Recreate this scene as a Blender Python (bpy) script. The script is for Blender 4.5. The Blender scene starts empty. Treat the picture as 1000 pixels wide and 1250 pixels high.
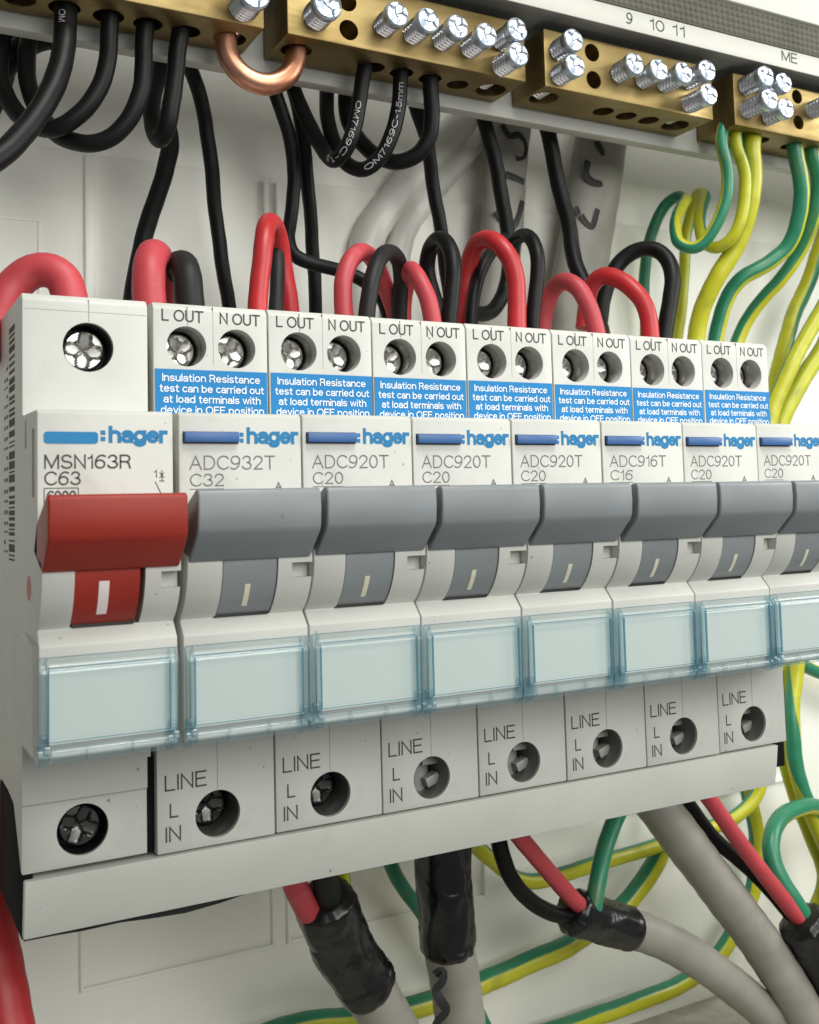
import bpy, bmesh, math, random
from mathutils import Vector, Matrix, noise

# ------------------------------------------------------------------ camera, world, lamps, exposure
MM = 0.001
scene = bpy.context.scene
col = scene.collection
random.seed(7)

cam_data = bpy.data.cameras.new("camera")
cam = bpy.data.objects.new("camera", cam_data)
col.objects.link(cam)
right = Vector((0.880946, -0.472510, -0.025858))
up = Vector((-0.010563, -0.074264, 0.997183))
back = Vector((-0.473099, -0.878191, -0.070414))
m = Matrix((right, up, back)).transposed().to_4x4()
m.translation = Vector((-20.8635, -148.0697, 47.2140)) * MM
cam.matrix_world = m
cam_data.sensor_fit = 'HORIZONTAL'
cam_data.sensor_width = 36.0
cam_data.lens = 46.107
cam_data.shift_x = -0.0003
cam_data.shift_y = -0.09775
cam_data.clip_start = 0.005
cam_data.clip_end = 10.0
cam_data.dof.use_dof = True
cam_data.dof.focus_distance = 0.175
cam_data.dof.aperture_fstop = 70.0
scene.camera = cam

world = bpy.data.worlds.new("World")
scene.world = world
world.use_nodes = True
bgn = world.node_tree.nodes["Background"]
bgn.inputs[0].default_value = (0.97, 1.0, 0.97, 1)
bgn.inputs[1].default_value = 0.19

def area(name, loc, target, sx, sy, watts, colr):
    d = bpy.data.lights.new(name, 'AREA')
    d.shape = 'RECTANGLE'; d.size = sx * MM; d.size_y = sy * MM
    d.energy = watts; d.color = colr
    o = bpy.data.objects.new(name, d); col.objects.link(o)
    o.location = Vector(loc) * MM
    o.rotation_euler = (Vector(target) - Vector(loc)).to_track_quat('-Z', 'Y').to_euler()
    return o
# the ceiling light over the open board, a weaker one in the room behind the viewer, and an unseen fill lamp added at the right to brighten the back panel
area("ceiling_lamp", (100, -170, 380), (75, -5, 60), 170, 120, 0.98, (1.0, 0.99, 0.955))
area("room_lamp", (150, -480, 235), (85, 20, 70), 420, 320, 1.98, (1.0, 1.0, 0.955))
area("side_fill_lamp", (430, -175, 185), (90, 62, 20), 150, 170, 0.75, (1.0, 1.0, 0.955))

scene.view_settings.view_transform = 'Standard'
scene.view_settings.look = 'None'
scene.view_settings.exposure = 0.08
scene.view_settings.gamma = 1.0
scene.view_settings.use_curve_mapping = False
scene.cycles.max_bounces = 10
scene.cycles.transparent_max_bounces = 24
scene.cycles.caustics_reflective = False
scene.cycles.caustics_refractive = False

# ------------------------------------------------------------------ materials
def new_mat(name):
    mt = bpy.data.materials.new(name); mt.use_nodes = True
    nt = mt.node_tree
    return mt, nt, nt.nodes["Principled BSDF"]

def plastic(name, c, rough=0.42, var=0.06, scale=60, bump=0.05, bscale=900, dirt=0.0, dirtcol=(0.16, 0.14, 0.11), spec=0.5, speck=0.0, unit_var=0.0):
    mt, nt, p = new_mat(name)
    N, L = nt.nodes, nt.links
    tc = N.new('ShaderNodeTexCoord')
    n1 = N.new('ShaderNodeTexNoise'); n1.inputs['Scale'].default_value = scale; n1.inputs['Detail'].default_value = 6
    L.new(tc.outputs['Object'], n1.inputs['Vector'])
    mr = N.new('ShaderNodeMapRange'); mr.inputs[1].default_value = 0.3; mr.inputs[2].default_value = 0.7
    mr.inputs[3].default_value = 1 - var; mr.inputs[4].default_value = 1 + var * 0.4
    L.new(n1.outputs[0], mr.inputs[0])
    mul = N.new('ShaderNodeMix'); mul.data_type = 'RGBA'; mul.blend_type = 'MULTIPLY'; mul.inputs[0].default_value = 1
    mul.inputs[6].default_value = (*c, 1); L.new(mr.outputs[0], mul.inputs[7])
    out = mul.outputs[2]
    if unit_var > 0:      # no two mouldings age alike
        oi0 = N.new('ShaderNodeObjectInfo'); ur = N.new('ShaderNodeMapRange'); ur.inputs[3].default_value = 1 - unit_var; ur.inputs[4].default_value = 1 + unit_var * 0.6
        L.new(oi0.outputs['Random'], ur.inputs[0])
        um = N.new('ShaderNodeMix'); um.data_type = 'RGBA'; um.blend_type = 'MULTIPLY'; um.inputs[0].default_value = 1
        L.new(out, um.inputs[6]); L.new(ur.outputs[0], um.inputs[7]); out = um.outputs[2]
    def layer(out, sc, lo, hi, amt, dc):
        n = N.new('ShaderNodeTexNoise'); n.inputs['Scale'].default_value = sc; n.inputs['Detail'].default_value = 8; n.inputs['Roughness'].default_value = 0.65
        L.new(tc.outputs['Object'], n.inputs['Vector'])
        r = N.new('ShaderNodeMapRange'); r.inputs[1].default_value = lo; r.inputs[2].default_value = hi; r.inputs[3].default_value = 0; r.inputs[4].default_value = amt
        L.new(n.outputs[0], r.inputs[0])
        mx = N.new('ShaderNodeMix'); mx.data_type = 'RGBA'
        L.new(r.outputs[0], mx.inputs[0]); L.new(out, mx.inputs[6]); mx.inputs[7].default_value = (*dc, 1)
        return mx.outputs[2]
    if dirt > 0: out = layer(out, 130, 0.58, 0.78, dirt, dirtcol)
    if speck > 0:
        for vs, cut_, rad in ((230, 0.72, 0.055), (520, 0.80, 0.07)):
            v = N.new('ShaderNodeTexVoronoi'); v.inputs['Scale'].default_value = vs; v.inputs['Randomness'].default_value = 1.0
            nd = N.new('ShaderNodeTexNoise'); nd.inputs['Scale'].default_value = 1500
            L.new(tc.outputs['Object'], nd.inputs['Vector'])
            wv = N.new('ShaderNodeVectorMath'); wv.operation = 'MULTIPLY_ADD'; wv.inputs[1].default_value = (0.0003,) * 3
            L.new(nd.outputs['Color'], wv.inputs[0])
            oi = N.new('ShaderNodeObjectInfo'); va = N.new('ShaderNodeVectorMath'); va.operation = 'ADD'
            L.new(tc.outputs['Object'], va.inputs[0]); L.new(oi.outputs['Random'], va.inputs[1]); L.new(va.outputs[0], wv.inputs[2])
            L.new(wv.outputs[0], v.inputs['Vector'])
            near = N.new('ShaderNodeMath'); near.operation = 'LESS_THAN'; near.inputs[1].default_value = rad; L.new(v.outputs['Distance'], near.inputs[0])
            sx_ = N.new('ShaderNodeSeparateXYZ'); L.new(v.outputs['Color'], sx_.inputs[0])
            pick = N.new('ShaderNodeMath'); pick.operation = 'GREATER_THAN'; pick.inputs[1].default_value = cut_; L.new(sx_.outputs[0], pick.inputs[0])
            both = N.new('ShaderNodeMath'); both.operation = 'MULTIPLY'; L.new(near.outputs[0], both.inputs[0]); L.new(pick.outputs[0], both.inputs[1])
            am = N.new('ShaderNodeMath'); am.operation = 'MULTIPLY'; am.inputs[1].default_value = speck; L.new(both.outputs[0], am.inputs[0])
            mx = N.new('ShaderNodeMix'); mx.data_type = 'RGBA'; L.new(am.outputs[0], mx.inputs[0]); L.new(out, mx.inputs[6]); mx.inputs[7].default_value = (0.10, 0.09, 0.075, 1)
            out = mx.outputs[2]
    L.new(out, p.inputs['Base Color'])
    rr = N.new('ShaderNodeMapRange'); rr.inputs[3].default_value = max(0.05, rough - 0.07); rr.inputs[4].default_value = rough + 0.09
    L.new(n1.outputs[0], rr.inputs[0]); L.new(rr.outputs[0], p.inputs['Roughness'])
    p.inputs['Specular IOR Level'].default_value = spec
    if bump > 0:
        n2 = N.new('ShaderNodeTexNoise'); n2.inputs['Scale'].default_value = bscale; n2.inputs['Detail'].default_value = 3
        L.new(tc.outputs['Object'], n2.inputs['Vector'])
        b = N.new('ShaderNodeBump'); b.inputs['Strength'].default_value = bump; b.inputs['Distance'].default_value = 0.0002
        L.new(n2.outputs[0], b.inputs['Height']); L.new(b.outputs[0], p.inputs['Normal'])
    return mt

def metal(name, c, rough=0.3, stretch=(1, 1, 1), var=0.35, scale=300, bump=0.15, tint=None):
    mt, nt, p = new_mat(name)
    N, L = nt.nodes, nt.links
    p.inputs['Metallic'].default_value = 1
    tc = N.new('ShaderNodeTexCoord'); mp = N.new('ShaderNodeMapping'); mp.inputs['Scale'].default_value = stretch
    L.new(tc.outputs['Object'], mp.inputs[0])
    n = N.new('ShaderNodeTexNoise'); n.inputs['Scale'].default_value = scale; n.inputs['Detail'].default_value = 7
    L.new(mp.outputs[0], n.inputs['Vector'])
    n3 = N.new('ShaderNodeTexNoise'); n3.inputs['Scale'].default_value = 90; n3.inputs['Detail'].default_value = 6
    L.new(tc.outputs['Object'], n3.inputs['Vector'])
    mr = N.new('ShaderNodeMapRange'); mr.inputs[1].default_value = 0.35; mr.inputs[2].default_value = 0.7; mr.inputs[3].default_value = 0; mr.inputs[4].default_value = 1
    L.new(n3.outputs[0], mr.inputs[0])
    mx = N.new('ShaderNodeMix'); mx.data_type = 'RGBA'; L.new(mr.outputs[0], mx.inputs[0])
    mx.inputs[6].default_value = (*c, 1); mx.inputs[7].default_value = (*(tint or [v * (1 - var) for v in c]), 1)
    L.new(mx.outputs[2], p.inputs['Base Color'])
    rr = N.new('ShaderNodeMapRange'); rr.inputs[3].default_value = rough * 0.6; rr.inputs[4].default_value = rough * 1.5
    L.new(n.outputs[0], rr.inputs[0]); L.new(rr.outputs[0], p.inputs['Roughness'])
    b = N.new('ShaderNodeBump'); b.inputs['Strength'].default_value = bump; b.inputs['Distance'].default_value = 0.0001
    L.new(n.outputs[0], b.inputs['Height']); L.new(b.outputs[0], p.inputs['Normal'])
    return mt

def two_tone(name, ca, cb):
    """earth insulation: green on one half of the circumference, yellow on the other (UV u runs round the wire)"""
    mt, nt, p = new_mat(name)
    N, L = nt.nodes, nt.links
    uv = N.new('ShaderNodeUVMap'); uv.uv_map = 'UVMap'
    sp = N.new('ShaderNodeSeparateXYZ'); L.new(uv.outputs[0], sp.inputs[0])
    w = N.new('ShaderNodeMath'); w.operation = 'MULTIPLY'; w.inputs[1].default_value = 2 * math.pi; L.new(sp.outputs[0], w.inputs[0])
    s = N.new('ShaderNodeMath'); s.operation = 'SINE'; L.new(w.outputs[0], s.inputs[0])
    mr = N.new('ShaderNodeMapRange'); mr.inputs[1].default_value = -0.05; mr.inputs[2].default_value = 0.08
    L.new(s.outputs[0], mr.inputs[0])
    tc = N.new('ShaderNodeTexCoord')
    n = N.new('ShaderNodeTexNoise'); n.inputs['Scale'].default_value = 220; n.inputs['Detail'].default_value = 8
    L.new(tc.outputs['Object'], n.inputs['Vector'])
    mx = N.new('ShaderNodeMix'); mx.data_type = 'RGBA'; L.new(mr.outputs[0], mx.inputs[0])
    mx.inputs[6].default_value = (*ca, 1); mx.inputs[7].default_value = (*cb, 1)
    r2 = N.new('ShaderNodeMapRange'); r2.inputs[1].default_value = 0.56; r2.inputs[2].default_value = 0.75; r2.inputs[3].default_value = 0; r2.inputs[4].default_value = 0.45
    L.new(n.outputs[0], r2.inputs[0])
    m2 = N.new('ShaderNodeMix'); m2.data_type = 'RGBA'; L.new(r2.outputs[0], m2.inputs[0]); L.new(mx.outputs[2], m2.inputs[6])
    m2.inputs[7].default_value = (0.17, 0.18, 0.05, 1)
    L.new(m2.outputs[2], p.inputs['Base Color'])
    p.inputs['Roughness'].default_value = 0.36
    b = N.new('ShaderNodeBump'); b.inputs['Strength'].default_value = 0.12; b.inputs['Distance'].default_value = 0.0003
    L.new(n.outputs[0], b.inputs['Height']); L.new(b.outputs[0], p.inputs['Normal'])
    return mt

def clear_tinted(name, tint, milky, milk_fac):
    mt, nt, p = new_mat(name)
    N, L = nt.nodes, nt.links
    tr = N.new('ShaderNodeBsdfTransparent'); tr.inputs[0].default_value = (*tint, 1)
    df = N.new('ShaderNodeBsdfTranslucent'); df.inputs[0].default_value = (*milky, 1)
    d2 = N.new('ShaderNodeBsdfDiffuse'); d2.inputs[0].default_value = (*milky, 1)
    dm = N.new('ShaderNodeMixShader'); dm.inputs[0].default_value = 0.5; L.new(df.outputs[0], dm.inputs[1]); L.new(d2.outputs[0], dm.inputs[2])
    gl = N.new('ShaderNodeBsdfGlossy'); gl.inputs['Roughness'].default_value = 0.10
    a = N.new('ShaderNodeMixShader'); a.inputs[0].default_value = milk_fac
    L.new(tr.outputs[0], a.inputs[1]); L.new(dm.outputs[0], a.inputs[2])
    lw = N.new('ShaderNodeLayerWeight'); pw = N.new('ShaderNodeMath'); pw.operation = 'POWER'; pw.inputs[1].default_value = 4.0; L.new(lw.outputs['Facing'], pw.inputs[0])
    fr = N.new('ShaderNodeMath'); fr.operation = 'MULTIPLY_ADD'; fr.inputs[1].default_value = 0.6; fr.inputs[2].default_value = 0.035; L.new(pw.outputs[0], fr.inputs[0])
    b = N.new('ShaderNodeMixShader'); L.new(fr.outputs[0], b.inputs[0]); L.new(a.outputs[0], b.inputs[1]); L.new(gl.outputs[0], b.inputs[2])
    L.new(b.outputs[0], N["Material Output"].inputs[0])
    N.remove(p)
    return mt

M = {}
M['case'] = plastic('cream_grey_thermoplastic', (0.57, 0.573, 0.532), 0.45, 0.08, 70, 0.07, 2500, 0.30, (0.36, 0.35, 0.29), speck=0.6, unit_var=0.03)
M['case_old'] = plastic('busbar_cover_thermoplastic', (0.57, 0.575, 0.52), 0.42, 0.06, 60, 0.06, 1500, 0.2, (0.38, 0.36, 0.30), speck=0.55)
M['wall'] = plastic('enclosure_plastic', (0.90, 0.895, 0.825), 0.40, 0.06, 25, 0.05, 700, 0.15, (0.50, 0.47, 0.38))
M['rail'] = plastic('rail_plastic', (0.50, 0.50, 0.455), 0.5, 0.05, 40, 0.05, 900, 0.15, (0.40, 0.37, 0.30))
M['duct'] = plastic('ribbed_duct_plastic', (0.15, 0.145, 0.115), 0.75, 0.2, 120, 0.2, 900)
M['floor'] = plastic('dusty_ledge', (0.42, 0.40, 0.34), 0.8, 0.3, 160, 0.5, 1200, 0.5, (0.15, 0.13, 0.11), speck=0.8)
M['grey'] = plastic('grey_toggle_plastic', (0.225, 0.245, 0.255), 0.40, 0.12, 90, 0.08, 1800, 0.25, (0.13, 0.14, 0.145), speck=0.4, unit_var=0.07)
M['red_toggle'] = plastic('brick_red_toggle_plastic', (0.30, 0.028, 0.017), 0.45, 0.15, 80, 0.08, 1800, 0.22, (0.17, 0.017, 0.011), spec=0.3)
M['tick'] = plastic('indicator_print_cream', (0.72, 0.68, 0.52), 0.5, 0.1, 200, 0)
M['tick_white'] = plastic('indicator_print_white', (0.80, 0.70, 0.68), 0.5, 0.1, 200, 0)
M['blue'] = plastic('blue_sticker_film', (0.016, 0.20, 0.47), 0.5, 0.05, 60, 0.02, spec=0.2)
M['blue_logo'] = plastic('blue_print', (0.026, 0.20, 0.42), 0.55, 0.08, 200, 0, spec=0.2)
M['button'] = plastic('blue_test_button_plastic', (0.034, 0.115, 0.31), 0.40, 0.1, 90, 0.05)
M['white_print'] = plastic('white_print', (0.82, 0.84, 0.86), 0.5, 0.02, 60, 0)
M['wire_print'] = plastic('faded_white_wire_print', (0.42, 0.42, 0.42), 0.5, 0.3, 900, 0)
M['ink'] = plastic('dark_grey_print', (0.075, 0.075, 0.07), 0.7, 0.25, 1200, 0, spec=0.15)
M['ink_light'] = plastic('worn_grey_print', (0.18, 0.18, 0.17), 0.7, 0.3, 1500, 0, spec=0.15)
M['seam'] = plastic('shadowed_seam', (0.30, 0.29, 0.26), 0.7, 0.2, 500, 0)
M['marker'] = plastic('marker_ink', (0.012, 0.012, 0.012), 0.5, 0.2, 500, 0)
M['dark'] = plastic('black_moulded_plastic', (0.013, 0.013, 0.013), 0.38, 0.3, 150, 0.1)
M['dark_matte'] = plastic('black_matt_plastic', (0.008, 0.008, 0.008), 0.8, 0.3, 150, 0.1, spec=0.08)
M['insert'] = plastic('terminal_insert_grey', (0.17, 0.167, 0.155), 0.40, 0.2, 200, 0.05)
M['well_dark'] = plastic('terminal_well_dark', (0.11, 0.11, 0.10), 0.35, 0.2, 200, 0.05)
M['clamp_metal'] = plastic('grey_terminal_clamp', (0.42, 0.415, 0.39), 0.32, 0.2, 200, 0.05, spec=0.9)
M['label'] = plastic('label_paper', (0.66, 0.68, 0.64), 0.6, 0.03, 40, 0.02)
M['cover'] = clear_tinted('pale_blue_clear_plastic', (0.955, 0.982, 0.988), (0.66, 0.78, 0.82), 0.02)
M['cover_rim'] = clear_tinted('blue_clear_plastic_thick', (0.855, 0.93, 0.955), (0.50, 0.68, 0.76), 0.06)
M['cover_hinge'] = clear_tinted('blue_clear_plastic_hinge', (0.90, 0.955, 0.97), (0.58, 0.72, 0.78), 0.09)
M['cover_edge'] = clear_tinted('blue_clear_plastic_edge', (0.62, 0.78, 0.85), (0.30, 0.46, 0.55), 0.25)
M['clear'] = clear_tinted('clear_plastic', (0.97, 0.97, 0.96), (0.75, 0.75, 0.7), 0.10)
M['brass'] = metal('machined_brass', (0.31, 0.235, 0.105), 0.45, (0.15, 1, 1), 0.3, 900, 0.15, (0.22, 0.155, 0.06))
M['copper'] = metal('bent_copper', (0.66, 0.35, 0.235), 0.38, (1, 1, 1), 0.3, 260, 0.2, (0.46, 0.20, 0.115))
M['steel'] = metal('zinc_plated_steel', (0.70, 0.76, 0.84), 0.34, (1, 1, 1), 0.25, 500, 0.2, (0.50, 0.58, 0.70))
M['steel_thread'] = metal('zinc_thread', (0.72, 0.74, 0.78), 0.20, (1, 1, 1), 0.25, 400, 0.05, (0.52, 0.55, 0.6))
M['steel_dull'] = metal('dull_terminal_steel', (0.62, 0.61, 0.58), 0.3, (1, 1, 1), 0.4, 500, 0.12)
M['steel_dark'] = metal('oxidised_screw_steel', (0.16, 0.155, 0.15), 0.3, (1, 1, 1), 0.4, 500, 0.15)
M['black_wire'] = plastic('black_pvc', (0.005, 0.005, 0.0053), 0.46, 0.3, 90, 0.10, 700, 0.25, (0.012, 0.012, 0.012), spec=0.22)
M['dark_wire'] = plastic('dark_grey_pvc', (0.017, 0.017, 0.0165), 0.50, 0.3, 90, 0.10, 700, 0.25, (0.03, 0.03, 0.028), spec=0.25)
M['red_wire'] = plastic('red_pvc', (0.46, 0.021, 0.025), 0.42, 0.15, 90, 0.10, 600, 0.2, (0.32, 0.02, 0.02))
M['pink_wire'] = plastic('pinkish_red_pvc', (0.48, 0.052, 0.064), 0.50, 0.18, 90, 0.14, 600, 0.4, (0.66, 0.20, 0.19), speck=0.35)
M['earth_wire'] = two_tone('green_yellow_pvc', (0.50, 0.50, 0.022), (0.022, 0.20, 0.105))
M['grey_cable'] = plastic('grey_cable_sheath', (0.30, 0.285, 0.25), 0.45, 0.16, 120, 0.15, 500, 0.5, (0.17, 0.155, 0.13), speck=0.35)
M['white_cable'] = plastic('white_cable_sheath', (0.66, 0.65, 0.60), 0.36, 0.1, 50, 0.08, 300)
M['tape'] = plastic('black_vinyl_tape', (0.006, 0.006, 0.006), 0.27, 0.3, 150, 0.2, 300, 0.2, (0.03, 0.03, 0.03))

# ------------------------------------------------------------------ helpers
def finish_mesh(name, bm, mat, angle=35, smooth=True):
    me = bpy.data.meshes.new(name)
    bm.normal_update(); bm.to_mesh(me); bm.free()
    if smooth:
        me.polygons.foreach_set('use_smooth', [True] * len(me.polygons))
        me.set_sharp_from_angle(angle=math.radians(angle))
    if mat: me.materials.append(M[mat])
    return me

def link(name, me, parent=None, loc=None):
    o = bpy.data.objects.new(name, me); col.objects.link(o)
    if parent is not None: o.parent = parent
    if loc is not None: o.location = Vector(loc) * MM
    return o

def tag(o, label=None, cat=None, group=None, kind=None):
    if label: o['label'] = label
    if cat: o['category'] = cat
    if group: o['group'] = group
    if kind: o['kind'] = kind
    return o

def thing(name, label, cat, loc=(0, 0, 0), group=None):
    return tag(link(name, None, None, loc), label, cat, group)

def bevel_all(bm, off, seg=2, ang=25):
    es = [e for e in bm.edges if len(e.link_faces) == 2 and e.calc_face_angle(0) > math.radians(ang)]
    if es and off > 0:
        bmesh.ops.bevel(bm, geom=es, offset=off * MM, segments=seg, affect='EDGES', profile=0.5, clamp_overlap=True)

def prism_bm(profile, x0, x1, bev=0.0, seg=2):
    """extrude a (y,z) outline along x"""
    bm = bmesh.new()
    a = [bm.verts.new((x0 * MM, y * MM, z * MM)) for y, z in profile]
    b = [bm.verts.new((x1 * MM, y * MM, z * MM)) for y, z in profile]
    n = len(profile)
    bm.faces.new(a); bm.faces.new(list(reversed(b)))
    for i in range(n):
        j = (i + 1) % n
        bm.faces.new((a[j], a[i], b[i], b[j]))
    bmesh.ops.recalc_face_normals(bm, faces=bm.faces)
    bevel_all(bm, bev, seg)
    return bm

def box_bm(x0, x1, y0, y1, z0, z1, bev=0.0, seg=2):
    return prism_bm([(y0, z0), (y1, z0), (y1, z1), (y0, z1)], x0, x1, bev, seg)

def cyl_bm(c, axis, r, length, n=32, r2=None, bm=None):
    """cylinder starting at c and running `length` mm along axis"""
    own = bm is None
    if own: bm = bmesh.new()
    c = Vector(c); ax = Vector(axis).normalized()
    u = ax.orthogonal().normalized(); v = ax.cross(u)
    r2 = r if r2 is None else r2
    A = [bm.verts.new((c + (u * math.cos(t) + v * math.sin(t)) * r) * MM) for t in [2 * math.pi * i / n for i in range(n)]]
    B = [bm.verts.new((c + ax * length + (u * math.cos(t) + v * math.sin(t)) * r2) * MM) for t in [2 * math.pi * i / n for i in range(n)]]
    bm.faces.new(list(reversed(A))); bm.faces.new(B)
    for i in range(n):
        j = (i + 1) % n
        bm.faces.new((A[i], A[j], B[j], B[i]))
    return bm

def merge(bms):
    out = bmesh.new()
    for b in bms:
        t = bpy.data.meshes.new('t'); b.to_mesh(t); b.free(); out.from_mesh(t); bpy.data.meshes.remove(t)
    return out

def cut(name, bm, cutters, mat, angle=35):
    """boolean difference of bm by each cutter"""
    me = bpy.data.meshes.new('t'); bm.normal_update(); bm.to_mesh(me); bm.free()
    ob = bpy.data.objects.new('t', me); col.objects.link(ob)
    tmp = []
    for c in cutters:
        bmesh.ops.recalc_face_normals(c, faces=c.faces)
        cm = bpy.data.meshes.new('c'); c.to_mesh(cm); c.free()
        co = bpy.data.objects.new('c', cm); col.objects.link(co); tmp.append(co)
        md = ob.modifiers.new('b', 'BOOLEAN'); md.operation = 'DIFFERENCE'; md.solver = 'EXACT'; md.object = co
    dg = bpy.context.evaluated_depsgraph_get(); dg.update()
    res = bpy.data.meshes.new_from_object(ob.evaluated_get(dg))
    for o in tmp + [ob]:
        d = o.data; bpy.data.objects.remove(o); bpy.data.meshes.remove(d)
    res.name = name
    res.materials.clear(); res.materials.append(M[mat])
    res.polygons.foreach_set('use_smooth', [True] * len(res.polygons))
    res.set_sharp_from_angle(angle=math.radians(angle))
    return res

# monoline lettering: each glyph is a set of centre-line strokes (cap height 1), drawn as flat ribbons
def A_(cx, cy, rx, ry, a0, a1, n=12):
    return [(cx + rx * math.cos(math.radians(a0 + (a1 - a0) * i / n)), cy + ry * math.sin(math.radians(a0 + (a1 - a0) * i / n))) for i in range(n + 1)]
def EL(cx, cy, rx, ry, n=22): return A_(cx, cy, rx, ry, 0, 360, n)
SIX = [EL(.28, .31, .28, .31), A_(.40, .36, .40, .64, 175, 62, 10)]
GLYPH = {
 'A': [[(0, 0), (.36, 1), (.72, 0)], [(.13, .34), (.59, .34)]],
 'C': [A_(.40, .5, .40, .5, 42, 318, 18)],
 'D': [[(0, 0), (0, 1), (.28, 1)] + A_(.28, .5, .38, .5, 90, -90) + [(0, 0)]],
 'E': [[(.54, 0), (0, 0), (0, 1), (.54, 1)], [(0, .53), (.49, .53)]],
 'F': [[(0, 0), (0, 1), (.52, 1)], [(0, .53), (.45, .53)]],
 'I': [[(0, 0), (0, 1)]], 'L': [[(0, 1), (0, 0), (.48, 0)]],
 'M': [[(0, 0), (0, 1)], [(.03, .98), (.39, .04), (.75, .98)], [(.78, 0), (.78, 1)]],
 'N': [[(0, 0), (0, 1), (.60, 0), (.60, 1)]],
 'O': [EL(.40, .5, .40, .5)],
 'R': [[(0, 0), (0, 1), (.33, 1)] + A_(.33, .745, .25, .255, 90, -90) + [(0, .49)], [(.36, .49), (.52, .36), (.56, .1), (.60, 0)]],
 'S': [A_(.30, .745, .27, .255, 28, 262) + A_(.30, .25, .30, .25, 78, -158)],
 'T': [[(0, 1), (.64, 1)], [(.32, 1), (.32, 0)]],
 'U': [[(0, 1), (0, .3)] + A_(.30, .3, .30, .3, 180, 360) + [(.60, 1)]],
 '0': [EL(.28, .5, .28, .5)], '1': [[(.02, .76), (.16, .82), (.24, 1), (.24, 0)]],
 '2': [A_(.28, .72, .27, .28, 172, -38) + [(.02, 0), (.56, 0)]],
 '3': [A_(.27, .755, .24, .245, 165, -80) + A_(.27, .26, .29, .26, 85, -165)],
 '5': [[(.50, 1), (.10, 1), (.04, .48)] + A_(.27, .33, .28, .33, 140, -155)],
 '6': SIX, '7': [[(0, 1), (.55, 1), (.30, .5), (.18, 0)]],
 '9': [[(.56 - x, 1 - y) for x, y in st] for st in SIX],
 '-': [[(0, .40), (.32, .40)]], '.': [[(0, 0), (0, .08)]],
 'a': [A_(.25, .50, .23, .20, 155, 0, 8) + [(.48, 0)], EL(.23, .20, .23, .20)],
 'b': [[(0, 0), (0, 1)], EL(.26, .35, .26, .35)], 'd': [[(.52, 0), (.52, 1)], EL(.26, .35, .26, .35)],
 'c': [A_(.27, .35, .27, .35, 45, 315, 14)],
 'e': [[(.04, .37), (.50, .37)], A_(.27, .35, .26, .35, 3, 318, 16)],
 'f': [A_(.30, .83, .16, .17, 80, 180, 6) + [(.14, 0)], [(0, .68), (.30, .68)]],
 'g': [EL(.26, .36, .26, .34), [(.52, .7), (.52, -.05)] + A_(.26, -.05, .26, .22, 0, -160, 10)],
 'h': [[(0, 0), (0, 1)], [(0, .36)] + A_(.24, .44, .24, .26, 180, 0, 10) + [(.48, 0)]],
 'i': [[(0, 0), (0, .64)], [(0, .93), (0, 1)]], 'l': [[(0, 0), (0, 1)]],
 'm': [[(0, 0), (0, .70)], [(0, .36)] + A_(.19, .46, .19, .24, 180, 0, 8) + [(.38, 0)], [(.38, .36)] + A_(.57, .46, .19, .24, 180, 0, 8) + [(.76, 0)]],
 'n': [[(0, 0), (0, .70)], [(0, .36)] + A_(.24, .44, .24, .26, 180, 0, 10) + [(.48, 0)]],
 'o': [EL(.27, .35, .27, .35)], 'p': [[(0, -.28), (0, .70)], EL(.26, .35, .26, .35)],
 'r': [[(0, 0), (0, .70)], [(0, .38)] + A_(.22, .44, .22, .26, 180, 75, 6)],
 's': [[(x * .78, y * .70) for x, y in A_(.30, .745, .27, .255, 28, 262, 9) + A_(.30, .25, .30, .25, 78, -158, 9)]],
 't': [[(.12, .92), (.12, .15)] + A_(.26, .15, .14, .15, 180, 290, 6), [(0, .68), (.30, .68)]],
 'u': [[(0, .70), (0, .26)] + A_(.24, .26, .24, .26, 180, 360, 10) + [(.48, .34)], [(.48, .70), (.48, 0)]],
 'v': [[(0, .70), (.24, 0), (.48, .70)]], 'w': [[(0, .70), (.19, 0), (.38, .70), (.57, 0), (.76, .70)]],
}
_text = {}
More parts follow.
